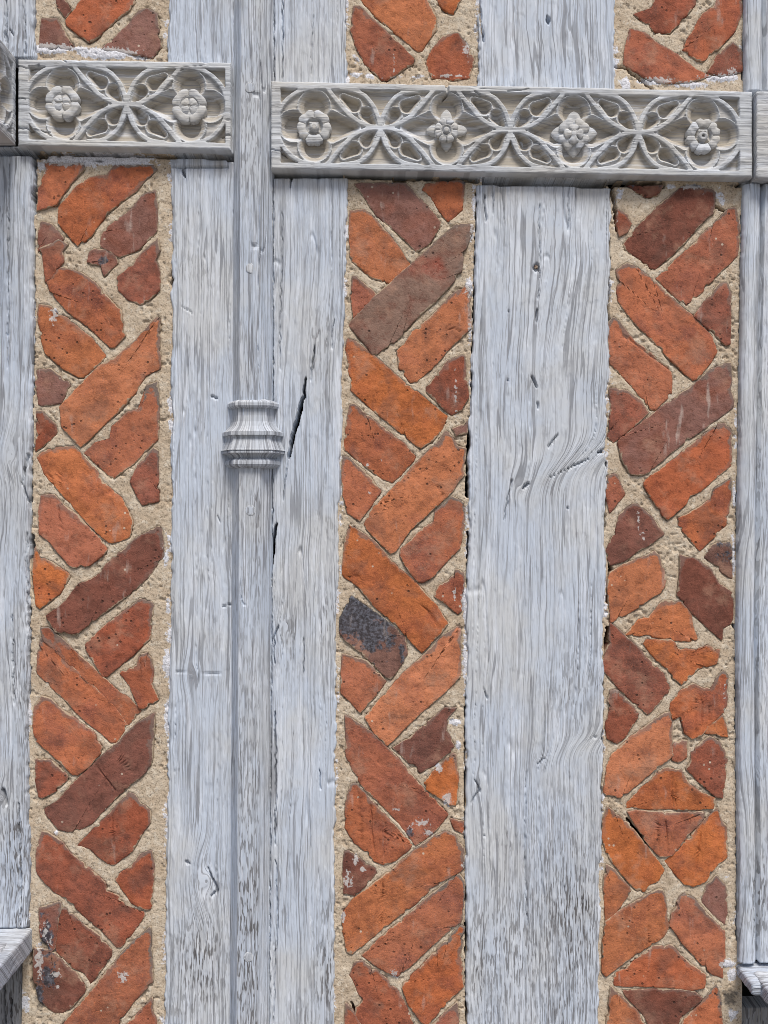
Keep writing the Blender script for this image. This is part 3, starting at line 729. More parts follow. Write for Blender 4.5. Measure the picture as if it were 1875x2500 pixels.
# ------------------------------------------------------------------ brick infill panels
T1 = (0, 0, 1659 / 600.); T2 = (600, 0, 1659 / 640.); T3 = (1240, 0, 1659 / 635.)
Z = 1659 / 400.
R_ = {'T1': T1, 'T2': T2, 'T3': T3, '1a': (50, 350, Z), '1b': (50, 800, Z), '1c': (50, 1250, Z), '1d': (50, 1700, Z), '1e': (0, 2000, Z),
      '2a': (800, 400, Z), '2b': (800, 800, Z), '2c': (800, 1250, Z), '2d': (800, 1700, Z), '2e': (800, 2000, Z),
      '3a': (1450, 400, Z), '3b': (1450, 850, Z), '3c': (1450, 1300, Z), '3d': (1450, 1700, Z), '3e': (1475, 2000, Z)}
BR = """
T1 r 510,60 620,-90 960,-90 880,40 760,130 640,240 580,255 470,170 460,120
T1 p 985,60 1050,90 1060,230 1075,300 1020,370 880,345 700,320 760,270 880,150 940,70
T1 p 285,130 370,125 470,300 400,310 270,300 280,200
T1 d 370,-60 430,10 465,65 440,95 395,40
1a ro 240,210 560,215 575,300 480,400 350,600 180,655 190,480 250,300
1a rp 700,360 890,330 960,230 1300,235 1330,280 1160,460 860,690 690,930 570,1015 390,800 400,650 560,460
1a p 1240,530 1350,490 1370,620 1360,880 1180,1060 1000,1130 870,1060 830,950 900,850 1060,720 1190,600
1a p 740,1080 850,1065 940,1130 960,1200 850,1310 820,1220 680,1200 700,1110
1a rd 1380,990 1395,1080 1350,1180 1390,1300 1390,1470 1240,1620 1080,1560 975,1440 990,1360 1080,1290 1200,1150
1a p 210,800 300,820 400,940 380,980 190,1060 185,900
1a r 190,1080 380,990 450,1020 400,1080 415,1190 330,1300 260,1345 240,1180
1a ro 370,1260 600,1320 720,1400 900,1600 1000,1700 1010,1860 1070,1910 960,2030 890,2030 700,1850 480,1690 300,1480 272,1385 335,1315
1b o 190,-226 290,-210 360,-110 430,-110 560,0 700,110 820,260 780,350 640,465 560,465 430,400 260,250 220,120 180,-120
1b o 1270,30 1400,-106 1395,400 1250,470 1150,640 980,830 600,1190 420,980 405,810 560,640 800,400 990,290 1150,160
1b p 170,440 300,430 420,520 470,600 400,750 250,765 190,740 160,580
1b rd 170,890 240,900 330,990 350,1050 280,1130 160,1220 165,1050
1b ro 1290,600 1370,560 1390,850 1370,1120 1130,1360 950,1495 880,1470 660,1270 740,1190 760,1220 900,1180 940,1000 1080,870 1240,820
1b rd 1320,1270 1370,1300 1380,1740 1250,1770 1180,1680 1120,1560 1200,1400
1b o 230,1270 350,1220 520,1210 600,1300 740,1440 860,1610 1010,1740 1090,1900 1110,2000 1080,2120 950,2160 880,2150 700,1990 480,1740 240,1470 190,1340
1c r 215,-150 330,-160 420,-60 560,40 640,130 760,250 850,370 800,440 680,530 560,550 480,510 300,300 200,220 190,0
1c o 140,360 170,460 330,540 430,610 465,680 380,820 220,940 160,880 125,600
1c d 1410,150 1430,440 1300,620 1150,780 900,960 680,1130 540,1240 360,1200 280,1060 400,980 600,750 740,680 830,620 870,540 1010,420 1200,260
1c rd 1190,890 1330,930 1310,1100 1290,1280 1100,1460 890,1630 820,1640 690,1420 690,1330 850,1170 1040,1030 1150,950
1c ro 220,1190 270,1190 400,1290 560,1450 800,1660 940,1810 1080,1900 1190,2020 1080,2150 960,1990 760,1790 600,1640 440,1480 240,1285
1c ro 205,1290 225,1296 430,1495 590,1655 750,1805 950,2005 1066,2166 980,2290 880,2290 620,2080 420,1870 200,1650 170,1560 190,1350
1c r 1220,1440 1280,1430 1330,1600 1310,1750 1370,1900 1270,1960 1200,1950 1120,1780 1030,1640 1100,1600 1190,1570
1d ro 210,20 290,40 370,130 560,260 720,380 790,500 760,610 680,700 580,775 520,770 340,600 170,450 130,300 150,110
1d rd 170,660 300,670 400,760 440,860 340,950 230,1010 190,990 160,850
1d d 1340,200 1320,620 1280,740 980,990 700,1290 520,1370 380,1340 270,1200 270,1150 400,1060 500,930 760,690 960,510 1200,280
1d rd 1100,1000 1150,1020 1210,1110 1300,1140 1290,1280 1180,1450 1120,1560 980,1670 860,1670 760,1590 700,1540 600,1510 750,1360 920,1180
1d r 1310,1590 1330,1700 1330,1900 1300,2110 1240,2140 1130,2090 1040,1960 970,1870 1020,1800 1130,1740 1200,1620
1e rd 420,170 500,175 600,240 700,360 850,480 950,570 1040,650 1060,760 1180,800 1290,930 1410,960 1420,1010 1340,1130 1230,1270 1170,1275 1050,1140 900,1020 800,930 700,830 540,720 400,570 375,480 375,300
1e rd 605,965 700,970 830,1090 1000,1210 1080,1310 1080,1430 910,1650 860,1560 740,1500 600,1370 560,1270 570,1095
1e p 400,920 560,870 595,940 555,1090 540,1250 500,1300 430,1200 410,1080
1e d 370,1330 500,1330 640,1490 760,1590 830,1700 800,1800 690,1920 590,1975 520,1930 400,1830 350,1640 345,1450
1e ro 1510,1120 1530,1640 1330,1850 1180,2075 1120,2230 560,2230 700,2030 900,1800 1080,1560 1280,1330
1e r 1530,1840 1560,2060 1570,2230 1190,2230 1270,2120 1400,1990
T2 o 660,-90 1090,-90 1160,30 1195,100 1195,180 1120,290 1080,300 980,220 830,90
T2 o 1170,-90 1390,-90 1310,70 1290,70 1240,20
T2 r 690,60 730,60 820,140 920,240 1040,360 1030,400 920,470 850,475 760,390 700,270 670,180
T2 r 1250,230 1340,215 1400,290 1440,370 1410,480 1300,490 1180,475 1150,390 1190,310
T3 rd 990,-90 1270,-90 1220,-20 1110,120 1030,195 950,190 870,120 810,90 920,60
T3 r 1390,-90 1490,-90 1490,60 1450,180 1340,300 1230,385 1130,310 1190,200 1250,90 1330,40
T3 r 790,190 870,210 960,280 1080,350 1200,450 1290,480 1160,510 1000,515 900,490 750,400 760,280
T3 rd 1440,280 1490,330 1490,440 1380,470 1290,450 1340,360
2a p 310,225 400,200 780,205 850,270 1000,440 1120,580 1100,660 1010,800 900,865 720,680 510,510
2a ro 1000,210 1280,180 1370,210 1350,450 1280,520 1220,555 1150,470 1060,320 980,250
2a o 240,480 350,470 420,520 640,750 800,990 790,1040 630,1190 460,1140 400,1090 280,990 240,900 230,650
2a r 260,1170 300,1170 420,1270 480,1340 270,1530 250,1350
2a g 1320,610 1450,630 1430,740 1370,900 1340,1080 1250,1200 1060,1400 880,1560 700,1760 520,1890 430,1870 250,1650 250,1600 500,1340 870,1010 1200,720
2a o 1270,1330 1370,1270 1430,1340 1440,1650 1200,1880 1080,2030 900,2180 830,2170 740,2060 720,1900 800,1830 860,1720 1080,1530
2b o 215,130 270,150 430,260 700,500 1000,740 1190,900 1150,1020 1060,1130 960,1190 880,1160 700,1010 480,830 250,620 220,350 200,200
2b rd 1340,300 1370,310 1400,520 1410,700 1340,820 1260,870 1200,820 1040,660 1030,590 1120,480 1220,350
2b p 1280,1030 1410,970 1400,1050 1310,1080
2b ro 230,820 290,810 400,900 600,1060 760,1190 865,1300 820,1380 720,1490 650,1550 570,1530 400,1400 180,1220 200,1000
2b ro 165,1350 250,1370 400,1500 470,1600 530,1640 400,1830 320,1940 220,1870 170,1700 155,1500
2b o 1190,1080 1240,1100 1300,1210 1380,1230 1370,1480 1220,1680 1000,1880 820,2050 700,2220 620,2250 440,2070 400,1970 480,1830 700,1610 900,1390 1100,1190
2c ro 1270,-140 1370,-80 1370,100 1330,360 1200,490 1060,640 940,705 850,610 760,460 800,350 950,200 1090,110 1100,0
2c o 220,165 290,190 480,320 640,520 880,730 1100,970 1150,1060 1200,1130 1140,1210 960,1400 880,1330 740,1170 500,960 320,750 200,660 165,590 185,320
2c r 1310,600 1370,620 1370,740 1340,830 1340,950 1290,990 1170,900 1100,850 1130,770 1230,720
2c k 250,880 420,1000 620,1150 770,1270 790,1400 760,1510 640,1660 560,1620 440,1510 300,1380 130,1240 140,1080 200,960
2c ro 160,1460 390,1520 500,1640 570,1720 490,1840 330,2010 240,1920 150,1830 150,1600
2c o 1330,1170 1330,1660 1180,1810 900,2060 780,2170 600,2350 480,2230 390,2090 500,1950 760,1670 940,1500 1180,1270
2d d 1100,210 1200,140 1290,125 1200,220 1190,350 1250,480 1220,560 1080,680 940,760 880,700 680,530 820,450 940,350
2d r 190,230 270,270 420,370 560,500 700,640 850,830 1000,990 1200,1210 1090,1350 900,1505 830,1400 700,1240 580,1120 380,930 270,760 200,600 200,400
2d o 1230,630 1290,650 1310,850 1290,1060 1180,1050 1060,970 1005,870 1080,780
2d ro 230,960 310,940 420,1060 600,1250 830,1500 800,1560 680,1660 570,1700 480,1670 420,1590 280,1480 190,1330 195,1100
2d d 180,1620 240,1610 430,1740 460,1810 350,1930 270,2010 180,1990 160,1800
2d r 1270,1270 1370,1290 1360,1380 1300,1350
2e o 1200,150 1280,190 1370,310 1370,480 1300,540 1080,660 900,840 680,1000 480,1160 270,1335 200,1290 165,1100 170,960 270,830 540,620 900,330 1100,190
2e ro 1330,580 1370,630 1365,1010 1220,1130 1050,1270 880,1440 720,1570 640,1560 480,1470 370,1390 560,1210 780,1030 1050,790 1240,640
2e ro 1330,1130 1365,1150 1350,1290 1320,1380 1350,1480 1360,1700 1200,1860 1020,2060 960,2040 830,1880 780,1740 800,1660 950,1520 1120,1330
2e r 280,1490 400,1500 520,1580 680,1740 760,1870 820,2020 900,2230 420,2230 290,2000 300,1930 370,1860 300,1700 230,1610
2e rd 1300,1890 1330,2230 950,2230 1150,2020
2e r 190,1920 240,1960 390,2230 170,2230
3a d 360,220 680,230 640,300 550,320 440,260
3a d 870,270 960,240 1140,260 1210,340 1200,480 1060,610 900,800 760,930 640,1030 560,1010 380,880 340,790 500,600 700,400
3a r 1330,510 1440,500 1470,650 1450,920 1250,1110 1060,1310 960,1385 870,1360 660,1160 880,950 1060,790 1110,720
3a ro 340,1010 420,1040 560,1150 800,1380 1000,1550 1190,1760 1240,1890 1180,2000 1060,2140 1000,2160 880,2060 600,1770 400,1560 260,1380 240,1280 270,1200 250,1080
3a rd 1290,1220 1340,1220 1380,1310 1380,1600 1370,1770 1320,1790 1200,1680 1040,1540 1160,1380
3a rd 255,480 330,520 370,600 330,680 270,710 250,600
3b ro 200,-296 240,-270 420,-50 540,20 640,130 740,200 780,310 780,450 650,580 570,580 450,440 330,290 180,150 170,-50 165,-240
3b rd 180,420 300,420 440,520 540,650 440,740 200,940 160,900 180,800 190,600
3b p 1380,160 1400,480 1380,600 1250,700 1000,880 760,1060 540,1250 480,1270 380,1260 300,1120 270,980 330,890 560,720 760,560 1040,370 1200,220
3b r 1290,770 1340,770 1390,850 1380,1180 1200,1330 1060,1450 960,1490 920,1570 770,1700 680,1640 540,1410 560,1330 850,1120 1100,900
3b ro 1380,1350 1385,1480 1340,1780 1200,1920 1080,2030 1000,1940 890,1800 910,1720 1020,1660 1200,1540 1240,1430
3b r 165,1300 220,1290 300,1480 240,1560 170,1640 140,1480
3b d 380,1610 470,1620 580,1720 690,1880 560,1980 430,2050 300,2140 180,2180 140,2070 240,1850 270,1700
3c o 620,210 660,260 690,370 720,470 710,580 600,640 400,780 190,885 170,700 150,560 180,420 330,330 520,260
3c k 1200,150 1270,115 1370,120 1390,200 1390,440 1320,400 1260,330 1150,250
3c d 890,250 1050,290 1180,390 1260,530 1390,620 1400,760 1390,920 1300,960 1290,1060 1180,970 1000,800 920,690 860,630 880,540 890,400
3c o 740,700 880,710 970,800 990,950 1030,1060 1000,1085 850,1080 620,1050 350,1030 470,900 570,880 660,760
3c o 600,1110 780,1110 880,1190 1040,1210 1150,1170 1270,1200 1240,1320 1140,1350 1060,1370 980,1440 890,1520 800,1460 760,1370 650,1280 560,1170
3c rd 180,960 260,1010 420,1160 560,1310 690,1440 740,1550 720,1640 600,1780 540,1825 400,1700 250,1550 120,1410 110,1300 160,1150
3c rd 190,1610 240,1620 320,1720 460,1840 400,1920 320,2060 240,2125 150,2080 140,1960 180,1800 160,1700
3c ro 1010,1550 1100,1590 1230,1610 1260,1480 1310,1430 1350,1470 1340,1700 1310,1820 1180,1930 1080,2050 1000,2075 940,2020 910,1900 880,1800 810,1870 790,1790 810,1730 900,1620
3d o 1170,320 1300,220 1330,300 1345,400 1190,370
3d o 700,210 760,200 780,330 780,480 810,580 660,700 480,850 270,1020 140,1010 130,900 150,720 200,600 380,440 600,270
3d r 840,465 930,470 930,570 930,610 860,660 812,640 818,530
3d rd 1180,425 1260,470 1330,610 1340,660 1300,980 1210,970 1080,860 960,740 1000,670 1010,580 1100,480
3d o 670,760 760,745 880,770 960,900 1080,990 1220,1040 1200,1120 1050,1140 600,1130 380,1125 390,1060 480,970 580,890 640,810
3d ro 370,1190 600,1180 760,1200 1090,1195 1060,1280 950,1400 860,1510 790,1600 680,1610 600,1540 500,1400
3d o 1250,1170 1270,1260 1330,1330 1345,1480 1340,1640 1220,1730 1110,1880 1010,1920 930,1900 850,1810 740,1680 870,1580 980,1450 1110,1300
3d o 150,1150 210,1200 350,1310 500,1490 640,1670 700,1770 650,1870 560,1910 500,1985 440,1960 300,1800 190,1660 140,1580 100,1420 110,1280
3e o 30,520 130,570 230,680 240,760 160,880 80,990 30,980 20,800 10,640
3e p 1140,600 1210,680 1240,780 1240,960 1220,1050 1130,980 1030,860 1020,800 1060,680
3e o 540,745 590,750 620,880 620,1000 645,1110 600,1190 520,1230 400,1310 200,1440 60,1545 0,1480 10,1250 30,1050 180,940 360,840
3e ro 830,775 900,820 1000,930 1120,1060 1210,1120 1210,1400 1190,1500 1190,1590 1100,1560 960,1420 830,1280 760,1180 680,1100 700,970 770,860 750,830
3e r 500,1310 690,1305 780,1400 900,1510 1020,1600 1010,1700 900,1720 600,1695 120,1680 120,1600 280,1490
3e d 240,1760 700,1740 900,1760 980,1820 900,1890 780,2000 660,2230 540,2230 400,1960 290,1850
3e o 80,1720 180,1820 330,1960 460,2230 20,2230 60,1950
3e ro 1140,1720 1170,1850 1180,2000 1220,2230 740,2230 830,2040 1000,1880
"""
BRICKS = {}
for line in BR.strip().splitlines():
    f = line.split(); reg = f[0]; tone = f[1]
    ox, oy, sc = R_[reg]
    pts = np.array([[float(c) for c in p.split(',')] for p in f[2:]]) / sc + (ox, oy)
    key = {'T1': 'u1', 'T2': 'u2', 'T3': 'u3'}.get(reg, 'l' + reg[0])
    BRICKS.setdefault(key, []).append(('ro' if tone == 'rp' else tone, pts))

# chalky paint splashes (x, y, rx, ry, strength) shared by mortar and bricks
WHITE = [(120, 116, 50, 12, 1.3), (260, 128, 70, 13, 1.3), (185, 117, 50, 7, .9), (340, 138, 40, 8, .6), (240, 386, 140, 17, 1.4), (100, 400, 18, 26, .7), (330, 395, 60, 10, .9), (165, 398, 30, 10, .9),
         (130, 770, 12, 24, .75), (404, 1360, 9, 30, .9), (408, 1480, 10, 30, .7), (407, 1620, 12, 40, .9), (408, 1750, 9, 50, .9), (402, 1980, 9, 40, .6), (400, 2100, 8, 60, .5),
         (135, 2035, 9, 6, .9), (110, 2270, 12, 30, .7), (95, 2350, 12, 50, .8), (135, 2380, 16, 8, 1.0), (140, 2410, 10, 5, .9), (120, 2300, 10, 12, .7), (300, 2386, 14, 16, .95),
         (870, 180, 20, 9, .8), (870, 150, 12, 40, .5), (905, 183, 14, 8, .8), (1000, 185, 80, 6, .6), (1140, 120, 10, 30, .7), (962, 150, 2.5, 36, .8), (1100, 183, 50, 4, .9),
         (1158, 480, 10, 60, .6), (1145, 700, 12, 26, .95), (1152, 560, 8, 40, .7), (1148, 800, 8, 60, .6), (1150, 930, 7, 60, .6), (1112, 960, 4, 60, .7), (1140, 1260, 8, 60, .7), (1135, 1480, 10, 60, .8), (1136, 1600, 10, 80, .8),
         (1110, 1765, 13, 9, 1.0), (1120, 1820, 8, 10, 1.0), (1073, 1876, 11, 12, 1.0), (1092, 1954, 12, 16, 1.0), (1030, 2010, 22, 10, .85), (968, 1978, 10, 5, .9), (1045, 2035, 14, 8, .9), (1000, 2022, 12, 6, .8), (1140, 1880, 8, 60, .8), (1145, 2030, 14, 60, .95), (1143, 2110, 14, 30, .9),
         (868, 2100, 8, 14, .9), (886, 2125, 7, 8, .9), (850, 2150, 14, 34, .7), (838, 2240, 6, 16, .9), (962, 2380, 8, 12, .95), (822, 1900, 6, 60, .6), (826, 1700, 7, 90, .5), (905, 1205, 8, 14, .6), (897, 1134, 4, 4, .9), (930, 1122, 4, 4, .9), (1110, 1450, 5, 20, .8),
         (1530, 205, 14, 20, 1.0), (1600, 195, 50, 9, .95), (1540, 60, 18, 30, .3), (1760, 188, 50, 10, .95), (1680, 205, 60, 10, .8), (1790, 175, 20, 14, .8), (1690, 455, 40, 8, .8), (1515, 470, 10, 30, .7), (1505, 520, 8, 60, .4), (1760, 480, 16, 26, .7), (1640, 455, 14, 8, .9),
         (1480, 980, 8, 80, .6), (1482, 1130, 7, 60, .7), (1798, 1050, 6, 60, .7), (1795, 1200, 6, 60, .8), (1793, 1350, 6, 60, .8), (1560, 1270, 3, 36, .8), (1572, 1310, 5, 14, .8), (1770, 1700, 5, 60, .6), (1780, 2140, 12, 8, .5),
         (1775, 2355, 26, 12, 1.0), (1790, 2380, 14, 20, .9), (1790, 2480, 14, 14, .9), (1720, 472, 5, 3, 1.0)]
SOOT = [(112, 2290, 22, 50, .75), (115, 2385, 30, 40, .72), (95, 2430, 14, 50, .8), (105, 2240, 20, 20, .5), (1700, 2420, 20, 20, .2), (1785, 2440, 24, 30, .8), (90, 380, 12, 20, .6), (240, 393, 20, 5, .7), (160, 480, 14, 20, .5), (250, 635, 14, 14, .7),
        (1760, 1330, 20, 16, .4), (1000, 2030, 12, 14, .6), (1040, 2005, 8, 10, .6)]

SOOT += [(x, 436 + (x - 845) * .03, 30, 9, .55) for x in (870, 960, 1050, 1130)] + [(x, 452, 30, 8, .55) for x in (1530, 1600, 1700, 1790)] + [(x, 383, 24, 5, .5) for x in (130, 300, 400)]
SOOT_B = SOOT + [(1770, 1340, 30, 30, .6), (1120, 560, 16, 12, .5)]
BURNT = [(860, 1500, 70, 60, 1.25), (910, 1540, 60, 60, .95), (982, 1590, 10, 30, .8)]

def spots(X, Y, lst):
    w = np.zeros(np.shape(X))
    for (x, y, rx, ry, st) in lst:
        e = ((X - x) / rx) ** 2 + ((Y - y) / ry) ** 2
        w = np.maximum(w, st * np.exp(-e * .8))
    return w

def offset_poly(p, d):
    """grow a polygon outward by d with mitred corners"""
    n = len(p)
    ar = .5 * np.sum(p[:, 0] * np.roll(p[:, 1], -1) - np.roll(p[:, 0], -1) * p[:, 1])
    sg = 1.0 if ar > 0 else -1.0
    out = []
    for i in range(n):
        a, b, c = p[i - 1], p[i], p[(i + 1) % n]
        e1 = (b - a) / (np.linalg.norm(b - a) + 1e-9); e2 = (c - b) / (np.linalg.norm(c - b) + 1e-9)
        n1 = np.array([e1[1], -e1[0]]) * sg; n2 = np.array([e2[1], -e2[0]]) * sg
        m = n1 + n2; den = 1 + float(n1 @ n2)
        m = m / max(den, .5)
        out.append(b + m * d)
    return np.array(out)

def square_up(p):
    p = p.copy(); n = len(p)
    L = [np.linalg.norm(p[(i + 1) % n] - p[i]) for i in range(n)]
    q = p.copy()
    for i in range(n):
        a, b, c, d = p[i - 1], p[i], p[(i + 1) % n], p[(i + 2) % n]
        if L[i] > 30 or L[i - 1] < 28 or L[(i + 1) % n] < 28: continue
        e1 = (b - a) / L[i - 1]; e2 = (c - d) / L[(i + 1) % n]
        den = e1[0] * e2[1] - e1[1] * e2[0]
        if abs(den) < .5: continue
        t = ((c - b)[0] * e2[1] - (c - b)[1] * e2[0]) / den
        X = b + e1 * t
        if t < 0 or np.linalg.norm(X - .5 * (b + c)) > 24: continue
        q[i] = b + (X - b) * .6; q[(i + 1) % n] = c + (X - c) * .6
    return q

def resample(p, step=5.0):
    p = square_up(p)
    p = offset_poly(p, 4.6)
    out = []
    n = len(p)
    for i in range(n):
        a, b, c = p[i - 1], p[i], p[(i + 1) % n]
        lb = np.linalg.norm(c - b)
        m = max(1, int(round(lb / step)))
        for k in range(m):
            out.append(b + (c - b) * k / m)
    return np.array(out)

def inside(x, y, poly):
    r = np.zeros(x.shape, bool)
    x0, y0 = poly[-1]
    for x1, y1 in poly:
        c = ((y1 > y) != (y0 > y)) & (x < (x0 - x1) * (y - y1) / (y0 - y1 + 1e-12) + x1)
        r ^= c
        x0, y0 = x1, y1
    return r

CREASES = [[(233, 1869), (281, 1931)], [(291, 1849), (325, 1888)], [(272, 1985), (277, 2062)], [(875, 1939), (883, 2062)], [(904, 1965), (908, 2035), (916, 2098)], [(942, 2009), (937, 2107)],
           [(935, 2149), (930, 2265)], [(1701, 1710), (1698, 1794)], [(1715, 1710), (1714, 1770)], [(1734, 1715), (1733, 1758)], [(1640, 1888), (1643, 1970)], [(1650, 1900), (1650, 1970)], [(1626, 2006), (1631, 2086)],
           [(1607, 2010), (1609, 2076)], [(1713, 2037), (1696, 2151)], [(1583, 2210), (1586, 2306)], [(1610, 2188), (1615, 2287)], [(139, 1145), (146, 1186)], [(142, 1236), (146, 1290)], [(120, 1158), (132, 1200)],
           [(1075, 1535), (1050, 1500), (1035, 1480)], [(1070, 1185), (1080, 1205), (1078, 1215)], [(1095, 805), (1110, 800), (1122, 808)], [(850, 1410), (878, 1405), (882, 1420)], [(1500, 800), (1580, 860), (1640, 905)]]
rng = random.Random(11)
def make_brick(parent, tone, pts, seed, front):
    o = resample(pts)
    cen = o.mean(0)
    # normals for raggedness
    tan = np.roll(o, -1, 0) - np.roll(o, 1, 0)
    nrm = np.stack([tan[:, 1], -tan[:, 0]], -1); nrm /= np.linalg.norm(nrm, axis=1)[:, None] + 1e-9
    area = .5 * np.sum(o[:, 0] * np.roll(o[:, 1], -1) - np.roll(o[:, 0], -1) * o[:, 1])
    if area < 0: nrm = -nrm
    j = .9 * vn(o[:, 0] / 9, o[:, 1] / 9, seed) + 1.0 * vn(o[:, 0] / 30, o[:, 1] / 30, seed + 1)
    chip = sstep(.55, .85, vn(o[:, 0] / 14, o[:, 1] / 14, seed + 2))
    j = j - 5.0 * chip
    o = o + nrm * (j + .8)[:, None]
    size = math.sqrt(abs(area))
    insets = [0.0, 0.0, 2.2, 6.0]
    rings, hts, edges = [], [], []
    near_cr = [c for c in CREASES if c[0][0] > o[:, 0].min() - 20 and c[0][0] < o[:, 0].max() + 20 and c[0][1] > o[:, 1].min() - 20 and c[0][1] < o[:, 1].max() + 20]
    tx, ty = rng.uniform(-.018, .018), rng.uniform(-.018, .018)
    def height(q, base):
        z = front + base + tx * (q[:, 0] - cen[0]) + ty * (q[:, 1] - cen[1])
        for cr in near_cr:
            z = z - 4.0 * (1 - sstep(.2, 3.2, seg_dist(q[:, 0] + 1.5 * vn(q[:, 1] / 9, q[:, 0] / 9, 77), q[:, 1], cr)))
        z = z + 1.5 * vn(q[:, 0] / 34, q[:, 1] / 34, seed + 3) + .9 * vn(q[:, 0] / 12, q[:, 1] / 12, seed + 4)
        return z
    v = cen - o
    dist = np.linalg.norm(v, axis=1)
    def ring_px(px): return o + v / dist[:, None] * np.minimum(px, dist * .5)[:, None]
    spec = [(ring_px(0), -45, 1.0), (ring_px(0), -6.0, 1.25), (ring_px(.15), -2.2, 1.25), (ring_px(.8), -.9, 1.2), (ring_px(2.0), -.3, 1.1), (ring_px(5.0), 0, .9)]
    r0 = ring_px(5.0); vv = cen - r0
    nr = max(4, int(size / 10))
    for i in range(1, nr + 1):
        f = i / (nr + .6)
        d_in = f * np.linalg.norm(vv, axis=1)
        spec.append((r0 + vv * f, 0.0, None))
    V, EA, n = [], [], len(o)
    for q, b, e in spec:
        V.append(W(q[:, 0], q[:, 1], height(q, b) if b > -40 else np.full(n, front - 45), 0))
        if e is None:
            dd = seg_dist(q[:, 0], q[:, 1], np.vstack([o, o[:1]])[::2]) if n > 8 else 10
            EA.append(np.clip(1 - dd / 26.0, 0, 1) * .9)
        else: EA.append(np.full(n, e))
    c = cen[None]
    V.append(W(c[:, 0], c[:, 1], height(c, 0), 0)); EA.append(np.zeros(1))
    V = np.concatenate(V); EA = np.concatenate(EA)
    q = []
    ar = np.arange(n); nx = (ar + 1) % n
    for k in range(len(spec) - 1):
        q.append(np.stack([k * n + ar, k * n + nx, (k + 1) * n + nx, (k + 1) * n + ar], -1))
    q = np.concatenate(q)
    t = np.stack([(len(spec) - 1) * n + ar, (len(spec) - 1) * n + nx, np.full(n, len(V) - 1)], -1)
    if area > 0: q = q[:, ::-1]; t = t[:, ::-1]
    PX = V[:, 0] / S + CX; PY = CY - (V[:, 2] - ZC) / S
    rel = (PY - cen[1]) / (size * .6 + 1)
    relx = (PX - cen[0]) / (size * .6 + 1)
    upper = np.clip(.15 - .75 * rel + .25 * relx, 0, 1)
    ob = mk("brick", V, q, BM[tone], parent, {"edge": EA, "upper": upper, "white": spots(PX, PY, WHITE), "soot": spots(PX, PY, SOOT_B + (BURNT if tone == 'k' else []))}, tris=t, center=True)
    return o

PANELS = {
    'u1': ("brick_panel", "short brick panel above the short carved rail, whitewashed along its foot", [(-60, 78, 418), (150, 78, 418)], []),
    'u2': ("brick_panel", "short brick panel above the long carved rail, between post and stud", [(-60, 838, 1178), (212, 838, 1178)], []),
    'u3': ("brick_panel", "short brick panel above the long carved rail at the top right", [(-60, 1492, 1828), (232, 1492, 1830)],
           [[(1822, 90, 5), (1820, 190, 6)], [(1500, 160, 1), (1532, 165, 2), (1560, 190, 2.5), (1595, 216, 1)]]),
    'l1': ("brick_panel", "tall herringbone brick panel left of the post, sooty at its foot", [(366, 72, 428), (900, 66, 430), (1500, 60, 424), (2000, 58, 416), (2560, 50, 412)],
           [[(82, 385, 5), (80, 520, 4)], [(80, 560, 3), (80, 640, 2)], [(76, 880, 3), (78, 960, 3)], [(74, 1310, 4), (84, 1450, 5)], [(78, 2330, 6), (82, 2420, 6)], [(420, 640, 1), (420, 700, 2)], [(80, 640, 1.5), (80, 880, 1.2)], [(76, 960, 1.2), (72, 1300, 1.5)], [(70, 1460, 1), (68, 1700, 1.2)],
            [(70, 374, 10), (106, 378, 6)], [(106, 373, 3), (425, 381, 3)]]),
    'l2': ("brick_panel", "tall herringbone brick panel between the post and the broad stud", [(420, 838, 1178), (800, 830, 1172), (1200, 820, 1155), (1600, 810, 1150), (2560, 800, 1152)],
           [[(1147, 1045, 4), (1146, 1120, 6), (1142, 1210, 5)], [(1143, 1300, 1.5), (1142, 1440, 1.5)], [(1166, 470, 1.2), (1160, 700, 1.4), (1150, 1040, 1)], [(1137, 1700, .8), (1136, 2050, 1)], [(1138, 2150, 2), (1140, 2500, 1.6)], [(845, 428, 4), (1165, 438, 5)], [(858, 2450, 1), (862, 2470, 2.5), (885, 2500, 2)], [(965, 440, 4), (985, 440, 6)]]),
    'l3': ("brick_panel", "tall brick panel at the right, herringbone above, broken triangular pieces below", [(440, 1482, 1830), (900, 1474, 1826), (1500, 1466, 1818), (2000, 1458, 1818), (2560, 1452, 1812)],
           [[(1490, 440, 5), (1500, 480, 4), (1508, 560, 2)], [(1476, 1130, 4), (1474, 1290, 5)], [(1486, 1535, 5), (1478, 1640, 3)], [(1492, 1380, 3), (1486, 1470, 3)], [(1792, 1525, 2), (1800, 1535, 2)], [(1814, 520, 1.4), (1808, 900, 1.2), (1802, 1300, 1.2)], [(1490, 580, 1.4), (1484, 900, 1.6)], [(1472, 1650, 1.4), (1466, 2100, 1.6)], [(1800, 1600, .8), (1803, 2300, 1)],
            [(1490, 446, 6), (1620, 450, 6)], [(1800, 452, 2), (1828, 444, 7)], [(1532, 2002, 1), (1555, 2030, 2), (1585, 2070, 1)], [(1745, 470, 2), (1743, 500, 2), (1780, 517, 2)]]),
}
